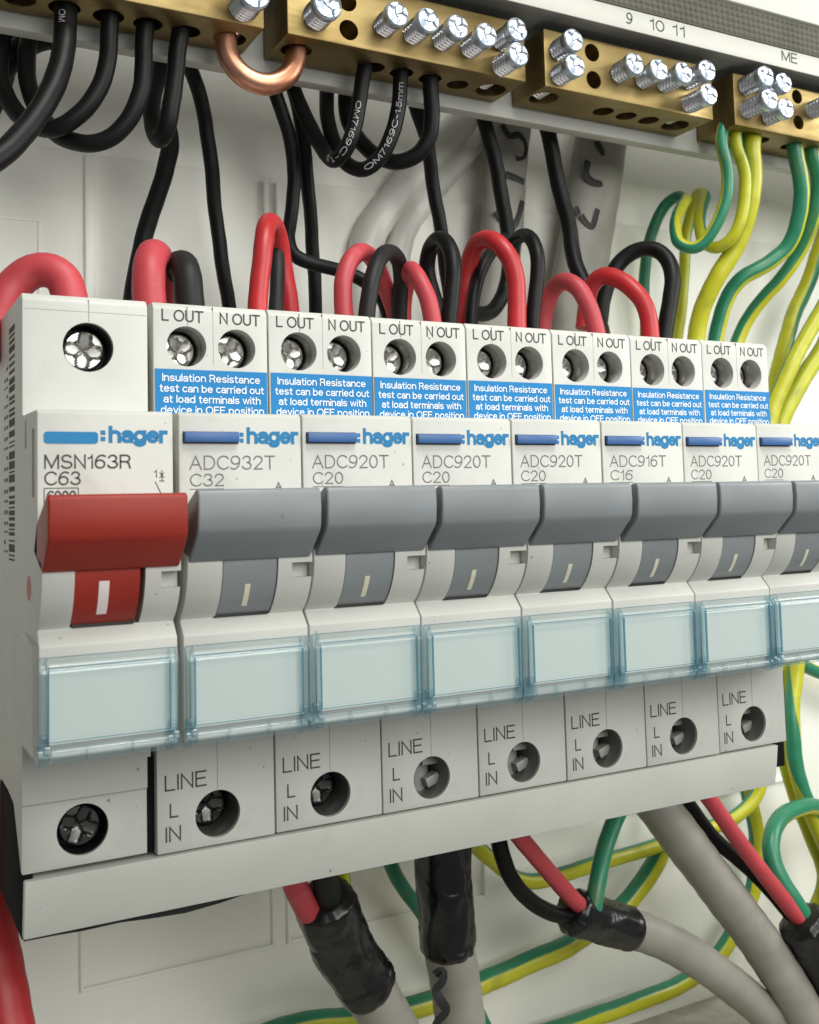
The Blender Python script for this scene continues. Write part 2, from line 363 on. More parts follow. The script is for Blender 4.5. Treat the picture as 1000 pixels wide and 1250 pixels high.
def text_mesh(body, w, h, mat, weight=0.2, gap=0.20):
    """flat lettering filling w x h mm in the x-z plane, origin at its lower left, facing -y"""
    key = (body, round(w, 2), round(h, 2), mat, weight)
    if key in _text: return _text[key]
    strokes = []; x = 0.0
    for ch in body:
        if ch == ' ': x += 0.34; continue
        g = GLYPH[ch]; mx = max(p[0] for st in g for p in st)
        for st in g: strokes.append([(p[0] + x, p[1]) for p in st])
        x += mx + gap
    xs = [p[0] for st in strokes for p in st]; ys = [p[1] for st in strokes for p in st]
    sx = (w - weight) / max(max(xs) - min(xs), 1e-3) if max(xs) - min(xs) > 1e-3 else 1.0
    sy = (h - weight) / (max(ys) - min(ys))
    bm = bmesh.new(); lay = 0
    for st in strokes:
        P = [Vector(((p[0] - min(xs)) * sx + weight / 2, (p[1] - min(ys)) * sy + weight / 2)) for p in st]
        Q = [P[0]]
        for p in P[1:]:
            if (p - Q[-1]).length > 1e-4: Q.append(p)
        closed = (Q[0] - Q[-1]).length < 1e-3 and len(Q) > 3
        if closed: Q.pop()
        n = len(Q); L, R = [], []
        for i in range(n):
            if closed: d0 = (Q[i] - Q[i - 1]).normalized(); d1 = (Q[(i + 1) % n] - Q[i]).normalized()
            else:
                d0 = (Q[i] - Q[i - 1]).normalized() if i > 0 else (Q[1] - Q[0]).normalized()
                d1 = (Q[i + 1] - Q[i]).normalized() if i < n - 1 else d0
            nn = Vector((-(d0 + d1).y, (d0 + d1).x))
            if nn.length < 1e-4: nn = Vector((-d0.y, d0.x))
            nn.normalize(); c = max(0.42, nn.dot(Vector((-d0.y, d0.x))))
            e = Vector((0, 0))
            if not closed and i == 0: e = d1 * (-weight / 2)
            if not closed and i == n - 1: e = d0 * (weight / 2)
            yy = -lay * 0.0025
            for side, arr in ((1, L), (-1, R)):
                q = Q[i] + e + nn * (side * weight / 2 / c)
                arr.append(bm.verts.new((q.x * MM, yy * MM, q.y * MM)))
        for i in range(n if closed else n - 1):
            j = (i + 1) % n
            bm.faces.new((R[i], R[j], L[j], L[i]))
        lay += 1
    for f in bm.faces:
        f.normal_update()
        if f.normal.y > 0: f.normal_flip()
    me = bpy.data.meshes.new('lettering'); bm.to_mesh(me); bm.free()
    me.materials.append(M[mat])
    _text[key] = me
    return me

def letters(parent, body, x0, x1, z0, z1, y, mat, weight=0.2, name='lettering'):
    return link(name, text_mesh(body, x1 - x0, z1 - z0, mat, weight), parent, (x0, y, z0))

def catmull(pts, step):
    P = [Vector(p) for p in pts]
    P = [P[0] * 2 - P[1]] + P + [P[-1] * 2 - P[-2]]
    out = []
    for i in range(1, len(P) - 2):
        p0, p1, p2, p3 = P[i - 1], P[i], P[i + 1], P[i + 2]
        t0 = 0.0; t1 = t0 + max((p1 - p0).length, 1e-4) ** 0.5; t2 = t1 + max((p2 - p1).length, 1e-4) ** 0.5; t3 = t2 + max((p3 - p2).length, 1e-4) ** 0.5
        n = max(2, int((p2 - p1).length / step))
        for k in range(n):
            t = t1 + (t2 - t1) * k / n
            a1 = p0 * ((t1 - t) / (t1 - t0)) + p1 * ((t - t0) / (t1 - t0))
            a2 = p1 * ((t2 - t) / (t2 - t1)) + p2 * ((t - t1) / (t2 - t1))
            a3 = p2 * ((t3 - t) / (t3 - t2)) + p3 * ((t - t2) / (t3 - t2))
            b1 = a1 * ((t2 - t) / (t2 - t0)) + a2 * ((t - t0) / (t2 - t0))
            b2 = a2 * ((t3 - t) / (t3 - t1)) + a3 * ((t - t1) / (t3 - t1))
            out.append(b1 * ((t2 - t) / (t2 - t1)) + b2 * ((t - t1) / (t2 - t1)))
    out.append(P[-2].copy())
    return out

def smooth_path(path, it=2):
    for _ in range(it):
        path = [path[0]] + [(path[i - 1] + path[i] * 2 + path[i + 1]) / 4 for i in range(1, len(path) - 1)] + [path[-1]]
    return path

def tube_mesh(name, pts, dia, mat, seg=18, step=0.9, phase=0.0, twist=0.0, rfun=None, ref=None, smooth_it=3, jitter=0.0):
    """swept wire; UV u runs round it (phase/twist in turns), rfun(s, theta, L) scales the radius"""
    path = smooth_path(catmull(pts, step), smooth_it)
    n = len(path)
    S = [0.0]
    for i in range(1, n): S.append(S[-1] + (path[i] - path[i - 1]).length)
    if jitter:
        k0 = Vector(pts[0]) * 0.37
        for i in range(n):
            path[i] = path[i] + Vector((noise.noise(k0 + Vector((S[i] * .09, 0, 0))), noise.noise(k0 + Vector((0, S[i] * .09, 5))), noise.noise(k0 + Vector((9, 0, S[i] * .09))))) * jitter
    T = [(path[min(i + 1, n - 1)] - path[max(i - 1, 0)]).normalized() for i in range(n)]
    if ref is None:
        u = T[0].orthogonal().normalized()
        d = Vector((-0.45, -0.85, -0.1)); d = d - T[0] * d.dot(T[0])
        if d.length > 0.1: u = d.normalized()
    bm = bmesh.new(); uvl = bm.loops.layers.uv.new('UVMap')
    rings = []
    for i in range(n):
        if ref is not None:
            u = Vector(ref); u = (u - T[i] * u.dot(T[i])).normalized()
        else:
            u = (u - T[i] * u.dot(T[i])).normalized()
        v = T[i].cross(u)
        ring = []
        for k in range(seg):
            th = 2 * math.pi * k / seg
            r = dia / 2 * (rfun(S[i], th, S[-1]) if rfun else 1.0)
            ring.append(bm.verts.new((path[i] + (u * math.cos(th) + v * math.sin(th)) * r) * MM))
        rings.append(ring)
    for i in range(n - 1):
        for k in range(seg):
            j = (k + 1) % seg
            f = bm.faces.new((rings[i][k], rings[i][j], rings[i + 1][j], rings[i + 1][k]))
            for lp, (ii, kk) in zip(f.loops, ((i, k), (i, k + 1), (i + 1, k + 1), (i + 1, k))):
                lp[uvl].uv = (kk / seg + phase + twist * S[ii] / 10.0, S[ii] / 10.0)
    bm.faces.new(list(reversed(rings[0]))); bm.faces.new(rings[-1])
    bmesh.ops.recalc_face_normals(bm, faces=bm.faces)
    return finish_mesh(name, bm, mat, 50)

def print_on_wire(parent, pts, dia, body, s0, length, height, mat, face=(-0.45, -0.88, -0.1), rev=False):
    """small lettering wrapped along a wire's visible side"""
    path = smooth_path(catmull(pts, 0.5), 3)
    S = [0.0]
    for i in range(1, len(path)): S.append(S[-1] + (path[i] - path[i - 1]).length)
    src = text_mesh(body, length, height, mat, 0.14).copy()
    bq = bmesh.new(); bq.from_mesh(src); bmesh.ops.subdivide_edges(bq, edges=[e for e in bq.edges if e.calc_length() > 0.25 * MM], cuts=3, use_grid_fill=True); bq.to_mesh(src); bq.free()
    for v in src.vertices:
        lay = -v.co.y / MM; s = s0 + (length - v.co.x / MM if rev else v.co.x / MM); b = (v.co.z / MM - height / 2) * (-1 if rev else 1)
        i = max(1, min(len(path) - 2, next((k for k, q in enumerate(S) if q > s), len(path) - 2)))
        t = (path[i + 1] - path[i - 1]).normalized(); p = path[i - 1].lerp(path[i], min(1, max(0, (s - S[i - 1]) / (S[i] - S[i - 1]))))
        f = Vector(face); f = (f - t * f.dot(t)).normalized(); w = f.cross(t)
        ang = b / (dia / 2)
        v.co = (p + (f * math.cos(ang) + w * math.sin(ang)) * (dia / 2 + 0.03 + lay)) * MM
    return link('printed_marking', src, parent)

def strip_line(parent, a, b, wd, y, mat, name='printed_line', th=0.02):
    """thin printed stroke between two (x,z) points on a plane facing -y"""
    a = Vector((a[0], 0, a[1])); b = Vector((b[0], 0, b[1])); d = (b - a).normalized(); n = Vector((-d.z, 0, d.x)) * wd / 2
    bm = bmesh.new()
    vs = [bm.verts.new((p + Vector((0, y, 0))) * MM) for p in (a - n, b - n, b + n, a + n)]
    bm.faces.new(vs)
    return link(name, finish_mesh(name, bm, mat, smooth=False), parent)

# ------------------------------------------------------------------ setting: enclosure back, ledge, rail over the bars
X0, X1 = -120, 330
wall = link('back_panel', finish_mesh('back_panel', merge([
    box_bm(X0, X1, 62, 66, -80.6, 119.4, 0.8), box_bm(X0, X1, 63.0, 66.5, 118.8, 175, 0)]), 'wall'))
tag(wall, 'cream moulded plastic back of the enclosure', None, None, 'structure')
def rib(x0, x1, z0, z1, h=1.0):
    link('moulded_rib', finish_mesh('moulded_rib', box_bm(x0, x1, 62 - h, 62.4, z0, z1, 0.3), 'wall'), wall)
rib(20.2, 22.2, 62, 118.6, 1.1)
rib(57.6, 58.5, 60, 118.0); rib(60.4, 61.2, 60, 118.0)
rib(-20, 11.4, 104.0, 104.5, 0.3); rib(11.4, 11.9, 88, 104.4, 0.3)
rib(100, 100.8, 60, 116); rib(150.0, 151.0, 60, 117.5)
rib(19.0, 57.4, -42.2, -41.4); rib(18.8, 19.5, -42.2, 10); rib(57.0, 57.7, -42.0, 5); rib(60.3, 61.0, -42.0, 5)
rib(60.3, 108, -42.2, -41.4); rib(108, 108.8, -42.2, 5); rib(150, 210, -30, -29.2)
for a, b in (((-4, 104), (4, 97)), ((4, 97), (-3, 90)), ((-3, 90), (6, 84))):
    bm = bmesh.new(); p = Vector((a[0], 61.95, a[1])); q = Vector((b[0], 61.95, b[1]))
    cyl_bm(p, q - p, 0.22, (q - p).length, 8, bm=bm)
    link('moulded_rib', finish_mesh('moulded_rib', bm, 'wall'), wall)

ledge = link('ledge', finish_mesh('ledge', box_bm(X0, X1, -10, 66.2, -90, -80.4, 0.6), 'floor'))
tag(ledge, 'dusty grey gritty bottom ledge of the enclosure', None, None, 'structure')

rail = link('bar_carrier', finish_mesh('bar_carrier', prism_bm(
    [(32.4, 128.6), (35.5, 128.6), (35.5, 149.5), (16.0, 149.5), (16.0, 144.9), (18.6, 145.2), (32.4, 146.5)], X0, X1, 0.25), 'rail'))
tag(rail, 'white plastic carrier running behind and over the brass bars', None, None, 'structure')
letters(rail, '9', 121.2, 122.9, 146.2, 148.7, 15.96, 'ink', 0.3)
letters(rail, '10', 127.6, 131.6, 146.2, 148.7, 15.96, 'ink', 0.3)
letters(rail, '11', 133.9, 137.3, 146.2, 148.7, 15.96, 'ink', 0.3)
letters(rail, 'ME', 166.6, 171.6, 146.6, 149.0, 15.96, 'ink', 0.3)
# printed numbers run on along the strip
CY0, CZ0, CY1, CZ1 = 15.9, 149.6, 12.6, 154.6      # the ribbed face leans forward from the strip to the top edge
duct = link('ribbed_canopy', finish_mesh('ribbed_canopy', prism_bm([(CY0, CZ0), (CY1, CZ1), (CY1, 175), (30, 175), (30, CZ0)], X0, X1, 0), 'duct'))
tag(duct, 'dark grey ribbed strip above the printed number strip', None, None, 'structure')
tb = bmesh.new()
ed = Vector((0, CY1 - CY0, CZ1 - CZ0)); en = Vector((0, -ed.z, ed.y)).normalized()
for r in range(5):
    for k in range(190):
        x = -10 + k * 1.55 + (r % 2) * 0.75
        o0 = Vector((x, CY0, CZ0)) + ed * (0.05 + r * 0.19)
        vs = [tb.verts.new((o0 + Vector((dx, 0, 0)) + ed * dv - en * 0.02) * MM) for dx, dv in ((0, 0), (1.35, 0), (1.35, 0.155), (0, 0.155))]
        vt = [tb.verts.new((o0 + Vector((dx, 0, 0)) + ed * dv + en * 0.09) * MM) for dx, dv in ((0.3, 0.03), (1.05, 0.03), (1.05, 0.125), (0.3, 0.125))]
        tb.faces.new(vt)
        for i in range(4): tb.faces.new((vs[i], vs[(i + 1) % 4], vt[(i + 1) % 4], vt[i]))
bmesh.ops.recalc_face_normals(tb, faces=tb.faces)
tag(link('rib_texture', finish_mesh('rib_texture', tb, 'duct'), duct), kind='stuff')
link('canopy_edge', finish_mesh('canopy_edge', box_bm(X0, X1, CY1 - 0.8, 30, CZ1 + 0.02, 178, 0.4), 'rail'), duct)

# ------------------------------------------------------------------ screws
def screw_head_mesh(r=2.3, mat='steel', name='head', h=0.9):
    """combination head seen from -y: chamfered disc with a cross recess and cut facets"""
    bm = bmesh.new(); nr, na = 12, 64
    rad = [r * q for q in (0.0, 0.10, 0.2, 0.3, 0.4, 0.5, 0.6, 0.7, 0.8, 0.88, 0.95, 1.0)]
    def depth(rr, th):
        q = rr / r
        d = 0.06 * q * q
        c4 = abs(((th + math.pi / 4) % (math.pi / 2)) - math.pi / 4) * rr   # distance to nearest arm
        c8 = abs(((th + math.pi / 4 + math.pi / 4) % (math.pi / 2)) - math.pi / 4) * rr
        arm = max(0.0, 1 - max(0.0, c4 - 0.30 * r * (1 - 0.35 * q)) / (0.09 * r)) if q < 0.82 else max(0.0, 1 - max(0.0, c4 - 0.16 * r) / (0.08 * r)) * 0.45
        d += arm * (0.62 * (1 - q) + 0.16) * 0.9
        if q < 0.6: d += max(0.0, 1 - c8 / (0.07 * r)) * 0.16
        if q > 0.9: d += (q - 0.9) * 2.6
        return d * r / 2.3
    rings = []
    ctr = bm.verts.new((0, depth(0, 0) * MM, 0))
    for rr in rad[1:]:
        rings.append([bm.verts.new((rr * math.cos(t) * MM, depth(rr, t) * MM, rr * math.sin(t) * MM)) for t in [2 * math.pi * k / na for k in range(na)]])
    rings.append([bm.verts.new((r * math.cos(t) * MM, h * MM, r * math.sin(t) * MM)) for t in [2 * math.pi * k / na for k in range(na)]])
    for k in range(na):
        j = (k + 1) % na
        bm.faces.new((ctr, rings[0][k], rings[0][j]))
        for a, b in zip(rings[:-1], rings[1:]): bm.faces.new((a[k], b[k], b[j], a[j]))
    bm.faces.new(rings[-1])
    bmesh.ops.recalc_face_normals(bm, faces=bm.faces)
    return finish_mesh(name, bm, mat, 28)

def thread_mesh(r=2.05, length=8.0, pitch=0.8, mat='steel'):
    bm = bmesh.new(); na = 28; n = int(length / pitch * 8)
    rings = []
    for i in range(n + 1):
        y = length * i / n
        rings.append([bm.verts.new(((r - 0.36 + 0.36 * (1 - 2 * abs(((y / pitch - k / na) % 1.0) - 0.5))) * math.cos(2 * math.pi * k / na) * MM, y * MM,
                                    (r - 0.36 + 0.36 * (1 - 2 * abs(((y / pitch - k / na) % 1.0) - 0.5))) * math.sin(2 * math.pi * k / na) * MM)) for k in range(na)])
    for a, b in zip(rings[:-1], rings[1:]):
        for k in range(na):
            j = (k + 1) % na; bm.faces.new((a[k], b[k], b[j], a[j]))
    bm.faces.new(rings[0]); bm.faces.new(rings[-1])
    bmesh.ops.recalc_face_normals(bm, faces=bm.faces)
    return finish_mesh('thread', bm, mat, 40)

HEAD = screw_head_mesh(2.35, 'steel', 'head', 1.7)
THREAD = thread_mesh(2.2, 12.0, 0.95, 'steel_thread')
BIGHEAD = screw_head_mesh(2.75, 'steel', 'head', 1.5)
BIGTHREAD = thread_mesh(2.6, 12.0, 0.95, 'steel_thread')
SMALLHEAD = screw_head_mesh(2.55, 'steel_dull', 'terminal_screw', 2.0)
MAINHEAD = screw_head_mesh(3.0, 'steel_dull', 'terminal_screw', 2.0)
DARKHEAD = screw_head_mesh(2.9, 'steel_dark', 'terminal_screw', 2.0)

# ------------------------------------------------------------------ brass terminal bars
BAR_Y0, BAR_Y1, BAR_Z0, BAR_Z1 = 20.0, 32.0, 131.2, 143.3
def brass_bar(label, x0, x1, bottom_holes, face_holes, screws):
    t = thing('brass_terminal_bar', label, 'terminal bar', ((x0 + x1) / 2, 26, BAR_Z0), 'brass bars along the top of the board')
    cx = (x0 + x1) / 2
    cutters = [cyl_bm((x, y, BAR_Z0 - 1), (0, 0, 1), r, 9.5, 28) for x, y, r in bottom_holes]
    cutters += [cyl_bm((x, BAR_Y0 - 1, z), (0, 1, 0), r, 8.0, 28) for x, z, r in face_holes]
    me = cut('bar_body', box_bm(x0, x1, BAR_Y0, BAR_Y1, BAR_Z0, BAR_Z1, 0.28), cutters, 'brass')
    link('bar_body', me, t, (-cx, -26, -BAR_Z0))
    for x, z, hy, big, rot in screws:
        hy += random.uniform(-0.45, 0.45); rot += random.uniform(-0.4, 0.4)
        s = link('terminal_screw', BIGTHREAD if big else THREAD, t, (x - cx, hy + (1.4 if big else 1.5) - 26, z - BAR_Z0))
        h = link('head', BIGHEAD if big else HEAD, s, (0, -(1.4 if big else 1.5), 0))
        h.rotation_euler = (0, rot, 0)
    return t
R_ = random.random
brass_bar('long brass neutral bar at the upper left with thick black wires', -60, 42.9,
    [(-4, 26.8, 2.6), (3.2, 26.8, 2.6), (10.3, 26.8, 2.6), (17.5, 26.8, 2.6), (24.2, 26.8, 2.5), (31.0, 26.8, 2.4), (38.7, 26.4, 2.9)], [],
    [(39.0, 134.1, 14, True, 0.3)])
brass_bar('brass bar holding a row of five screws left of centre', 47.2, 98.2,
    [(51.2, 25.8, 2.9), (67.3, 26.7, 2.3), (73.5, 26.6, 2.3), (79.9, 26.7, 2.3), (86.4, 27.0, 2.2), (94.0, 26.6, 3.1)],
    [(59.0, 139.6, 1.9), (59.2, 134.2, 1.9)],
    [(52.6, 135.2, 14, True, 0.2), (66.3, 136.2, 14, False, 0.5), (72.5, 136.1, 14, False, 0.9), (78.8, 136.1, 14, False, 0.2), (85.1, 135.8, 14, False, 0.7),
     (92.4, 138.4, 14, False, 1.0), (92.3, 133.4, 14, False, 0.4)])
brass_bar('brass bar under the printed numbers nine to eleven', 102.9, 148.6,
    [(106.4, 25.6, 3.1), (122.6, 26.3, 2.3), (129.0, 26.3, 2.3), (135.3, 26.3, 2.3), (143.0, 26.3, 3.1)],
    [(115.1, 140.4, 1.9), (115.3, 134.6, 1.9)],
    [(106.1, 139.0, 14, False, 0.1), (106.2, 133.8, 14, False, 0.6), (121.9, 137.2, 14, False, 0.3), (128.3, 137.0, 14, False, 0.8), (134.6, 137.2, 14, False, 1.1),
     (141.5, 139.0, 14, False, 0.0), (141.6, 133.7, 14, False, 0.5)])
brass_bar('brass earth bar at the upper right with green and yellow wires', 155.2, 240,
    [(158.6, 25.0, 2.0), (163.0, 24.6, 2.7), (168.4, 25.6, 2.4), (178.7, 25.2, 2.5), (185.4, 25.2, 2.5)],
    [(175.6, 141.0, 1.7), (175.7, 134.8, 1.7)],
    [(158.6, 140.6, 13.2, False, 0.3), (165.0, 140.4, 14, False, 0.9), (158.9, 135.2, 13.2, False, 0.6), (165.4, 134.6, 14, False, 0.1), (180.5, 138.5, 13, False, 0.4)])

# ------------------------------------------------------------------ circuit breakers
def arc(r, z0, z1, n=12, cy=-6.6, cz=40.8):
    out = []
    for i in range(n + 1):
        z = z0 + (z1 - z0) * i / n
        out.append((cy - math.sqrt(max(0, r * r - (z - cz) ** 2)), z))
    return out
DR = 9.4
def profile(step):
    p = [(44, 77.5), (0.7, 77.5), (0.0, 76.6), (0.0, 60.7), (-12.0, 60.4), (-12.6, 60.0), (-12.6, 42.3)]
    p += arc(DR, 41.6, 33.2)
    p += [(-13.86, 31.3), (-13.55, 17.9), (-12.9, 17.5)]
    if step: p += [(0, 17.0), (0, 9.3), (0.5, 9.1), (0.5, 0.3), (2.6, 2.6), (7.6, 7.8), (14, 8.4), (44, 8.4)]
    else: p += [(0, 17.0), (0, 0.0), (44, 0.0)]
    return p

W = 17.3
def drum_strip(x0, x1, z0, z1, r, mat, name):
    bm = bmesh.new(); A = [bm.verts.new((x0 * MM, y * MM, z * MM)) for y, z in arc(r, z0, z1, 8)]
    B = [bm.verts.new((x1 * MM, y * MM, z * MM)) for y, z in arc(r, z0, z1, 8)]
    for i in range(len(A) - 1): bm.faces.new((A[i], B[i], B[i + 1], A[i + 1]))
    bmesh.ops.recalc_face_normals(bm, faces=bm.faces)
    return finish_mesh(name, bm, mat, 60)

def stem_mesh(x0, x1, mat):
    pr = arc(DR - 0.12, 42.5, 33.55, 14) + [(-9.5, 33.5), (-9.5, 42.5)]
    return finish_mesh('toggle_stem', prism_bm(pr, x0, x1, 0.12, 1), mat)

def toggle_mesh(x0, x1, mat):
    pr = [(-12.0, 46.6), (-19.3, 49.95), (-20.1, 49.95), (-20.5, 49.5), (-20.62, 47.2), (-20.4, 45.0), (-20.0, 44.2), (-18.2, 42.5), (-16.4, 40.75), (-15.6, 40.7), (-10, 43)]
    return finish_mesh('toggle', prism_bm(pr, x0, x1, 0.32, 3), mat, 40)

def cover_parts(x0, x1, root_name='label_cover'):
    """hinged clear label cover: thin shell with a stepped pane, thick side rims and a hinge bar"""
    outer = prism_bm([(-13.75, 30.1), (-14.3, 30.1), (-14.3, 28.95), (-14.72, 28.75), (-14.95, 28.3), (-14.6, 19.6), (-13.6, 19.6)], x0, x1, 0.12, 1)
    inner = prism_bm([(-13.2, 29.6), (-13.9, 29.6), (-13.95, 28.7), (-14.3, 28.4), (-14.5, 28.0), (-14.2, 20.2), (-13.2, 20.2)], x0 + 0.5, x1 - 0.5)
    shell = cut('pane', outer, [inner], 'cover', 25)
    rim = lambda a, b: prism_bm([(-13.5, 29.95), (-14.42, 29.9), (-15.06, 28.5), (-14.7, 18.4), (-13.4, 18.4)], a, b, 0.05, 1)
    rl = finish_mesh('side_rim', merge([rim(x0 - 0.02, x0 + 0.26), rim(x0 + 0.86, x0 + 1.06)]), 'cover_rim', 30)
    rr = finish_mesh('side_rim', merge([rim(x1 - 1.06, x1 - 0.86), rim(x1 - 0.26, x1 + 0.02)]), 'cover_rim', 30)
    edges = merge([box_bm(x0 + 1.02, x0 + 1.12, -14.99, -14.55, 20.0, 28.6), box_bm(x1 - 1.12, x1 - 1.02, -14.99, -14.55, 20.0, 28.6),
        box_bm(x0 + 1.1, x1 - 1.1, -14.62, -14.4, 28.78, 28.88), box_bm(x0 + 1.1, x1 - 1.1, -14.68, -14.5, 19.95, 20.05), box_bm(x0, x1, -14.34, -14.28, 30.0, 30.08)])
    outline = finish_mesh('pane_edge', edges, 'cover_edge', smooth=False)
    hb = merge([cyl_bm((x0 + a, -13.75, 18.25), (1, 0, 0), 0.98, b - a, 24) for a, b in ((1.5, 5.6), (5.75, 11.2), (11.35, x1 - x0 - 1.5))])
    hinge = finish_mesh('hinge_bar', hb, 'cover_hinge', 40)
    kn = []
    for xa in (x0 - 0.15, x1 - 1.35):
        kn.append(cyl_bm((xa, -13.85, 18.3), (1, 0, 0), 1.2, 0.62, 20)); kn.append(cyl_bm((xa + 0.75, -13.95, 18.7), (1, 0, 0), 1.3, 0.6, 20)); kn.append(box_bm(xa + 0.1, xa + 1.3, -14.7, -13.9, 19.6, 20.9, 0.2))
    knuckle = finish_mesh('hinge_knuckle', merge(kn), 'cover_rim', 40)
    return shell, rl, rr, hinge, knuckle, outline

def add_cover(t, meshes, lab):
    shell, rl, rr, hinge, knuckle, outline = meshes
    c = link('label_cover', shell, t); c['label'] = 'clear pale blue hinged label cover'
    link('side_rim', rl, c); link('side_rim', rr, c); link('hinge_bar', hinge, c); link('hinge_knuckle', knuckle, c); link('pane_edge', outline, c)
    link('label_card', lab, t)

LX, NX, HZ = 5.0, 12.6, 71.2
housing = cut('housing', prism_bm(profile(False), 0.1, 17.4, 0.22, 2),
    [cyl_bm((LX, -1, HZ), (0, 1, 0), 2.95, 11, 36), cyl_bm((NX, -1, HZ), (0, 1, 0), 2.9, 11, 36),
     cyl_bm((8.8, -1, 4.3), (0, 1, 0), 3.3, 12, 36),
     box_bm(4.75, 12.45, -20, -10.0, 33.3, 42.9), box_bm(14.4, 18.0, -20, -13.9, 38.1, 40.1)], 'case', 28)
stem = stem_mesh(4.85, 12.35, 'grey')
toggle = toggle_mesh(0.25, 16.95, 'grey')
tick = drum_strip(8.0, 8.75, 34.6, 37.6, DR - 0.09, 'tick', 'indicator_tick')
cover_m = cover_parts(0.25, 17.2)
card = finish_mesh('label_card', box_bm(1.0, 16.5, -13.95, -13.8, 19.6, 29.2), 'label')
slot = finish_mesh('stem_slot', box_bm(4.6, 12.2, -12.4, -10.5, 33.2, 33.7), 'dark')
sticker = finish_mesh('warning_sticker', box_bm(0.32, 17.22, -0.1, -0.02, 61.0, 67.75, 0.0), 'blue', smooth=False)
button = finish_mesh('test_button', box_bm(0.75, 8.25, -13.3, -12.4, 56.4, 57.75, 0.12), 'button')
colon_m = finish_mesh('maker_logo', merge([box_bm(8.5, 9.02, -12.65, -12.6, 56.4, 56.95), box_bm(8.5, 9.02, -12.65, -12.6, 57.2, 57.75)]), 'blue_logo', smooth=False)
button_gap = finish_mesh('button_gap', box_bm(0.62, 8.3, -12.64, -12.3, 56.2, 57.85), 'dark')
insert_bm = merge([cyl_bm((8.8, 8.6, 4.3), (0, 1, 0), 3.28, 1.5, 32)])
bore_floor = finish_mesh('clamp_floor', insert_bm, 'dark')
tabb = prism_bm([(3.4, -0.75), (5.4, -0.75), (5.4, 0.75), (3.4, 0.75)], -1.25, 1.25, 0.1)
tabb.transform(Matrix.Translation(Vector((10.9, 0, 2.9)) * MM) @ Matrix.Rotation(-0.35, 4, 'Y'))
clamp = finish_mesh('clamp', merge([cyl_bm((9.7, 7.0, 1.0), (0, 0, 1), 2.0, 6.4, 24), tabb,
    prism_bm([(3.2, 5.5), (5.4, 5.3), (5.4, 6.2), (3.2, 6.6)], 8.9, 11.6, 0.1)]), 'clamp_metal')
ring_m = None
top_floor = finish_mesh('bore_floor', merge([cyl_bm((LX, 7.2, HZ), (0, 1, 0), 2.93, 2, 32), cyl_bm((NX, 7.2, HZ), (0, 1, 0), 2.88, 2, 32)]), 'dark')
def liner(x, z, r, y0, y1, mat, name='well_liner'):
    bm = bmesh.new(); n = 32
    A = [bm.verts.new(((x + r * math.cos(2 * math.pi * k / n)) * MM, y0 * MM, (z + r * math.sin(2 * math.pi * k / n)) * MM)) for k in range(n)]
    B = [bm.verts.new(((x + r * math.cos(2 * math.pi * k / n)) * MM, y1 * MM, (z + r * math.sin(2 * math.pi * k / n)) * MM)) for k in range(n)]
    for k in range(n): bm.faces.new((A[k], B[k], B[(k + 1) % n], A[(k + 1) % n]))
    return finish_mesh(name, bm, mat, 60)
low_liner = liner(8.8, 4.3, 3.27, 0.5, 9.0, 'insert'); low_liner_dark = liner(8.8, 4.3, 3.27, 0.7, 9.0, 'well_dark')
ring_m = [liner(xx, HZ, 2.84, 2.2, 5.6, 'steel_dull', 'screw_sleeve') for xx in (LX, NX)]
seamU = finish_mesh('seam', box_bm(LX + 0.12, LX + 0.2, -0.03, 0.3, 74.1, 77.0), 'seam')
seamL = finish_mesh('seam', box_bm(8.75, 8.83, -0.03, 0.3, 7.5, 16.8), 'seam')
seamM = finish_mesh('seam', box_bm(8.95, 9.02, -0.02, 0.3, 68.6, 77.2), 'seam')

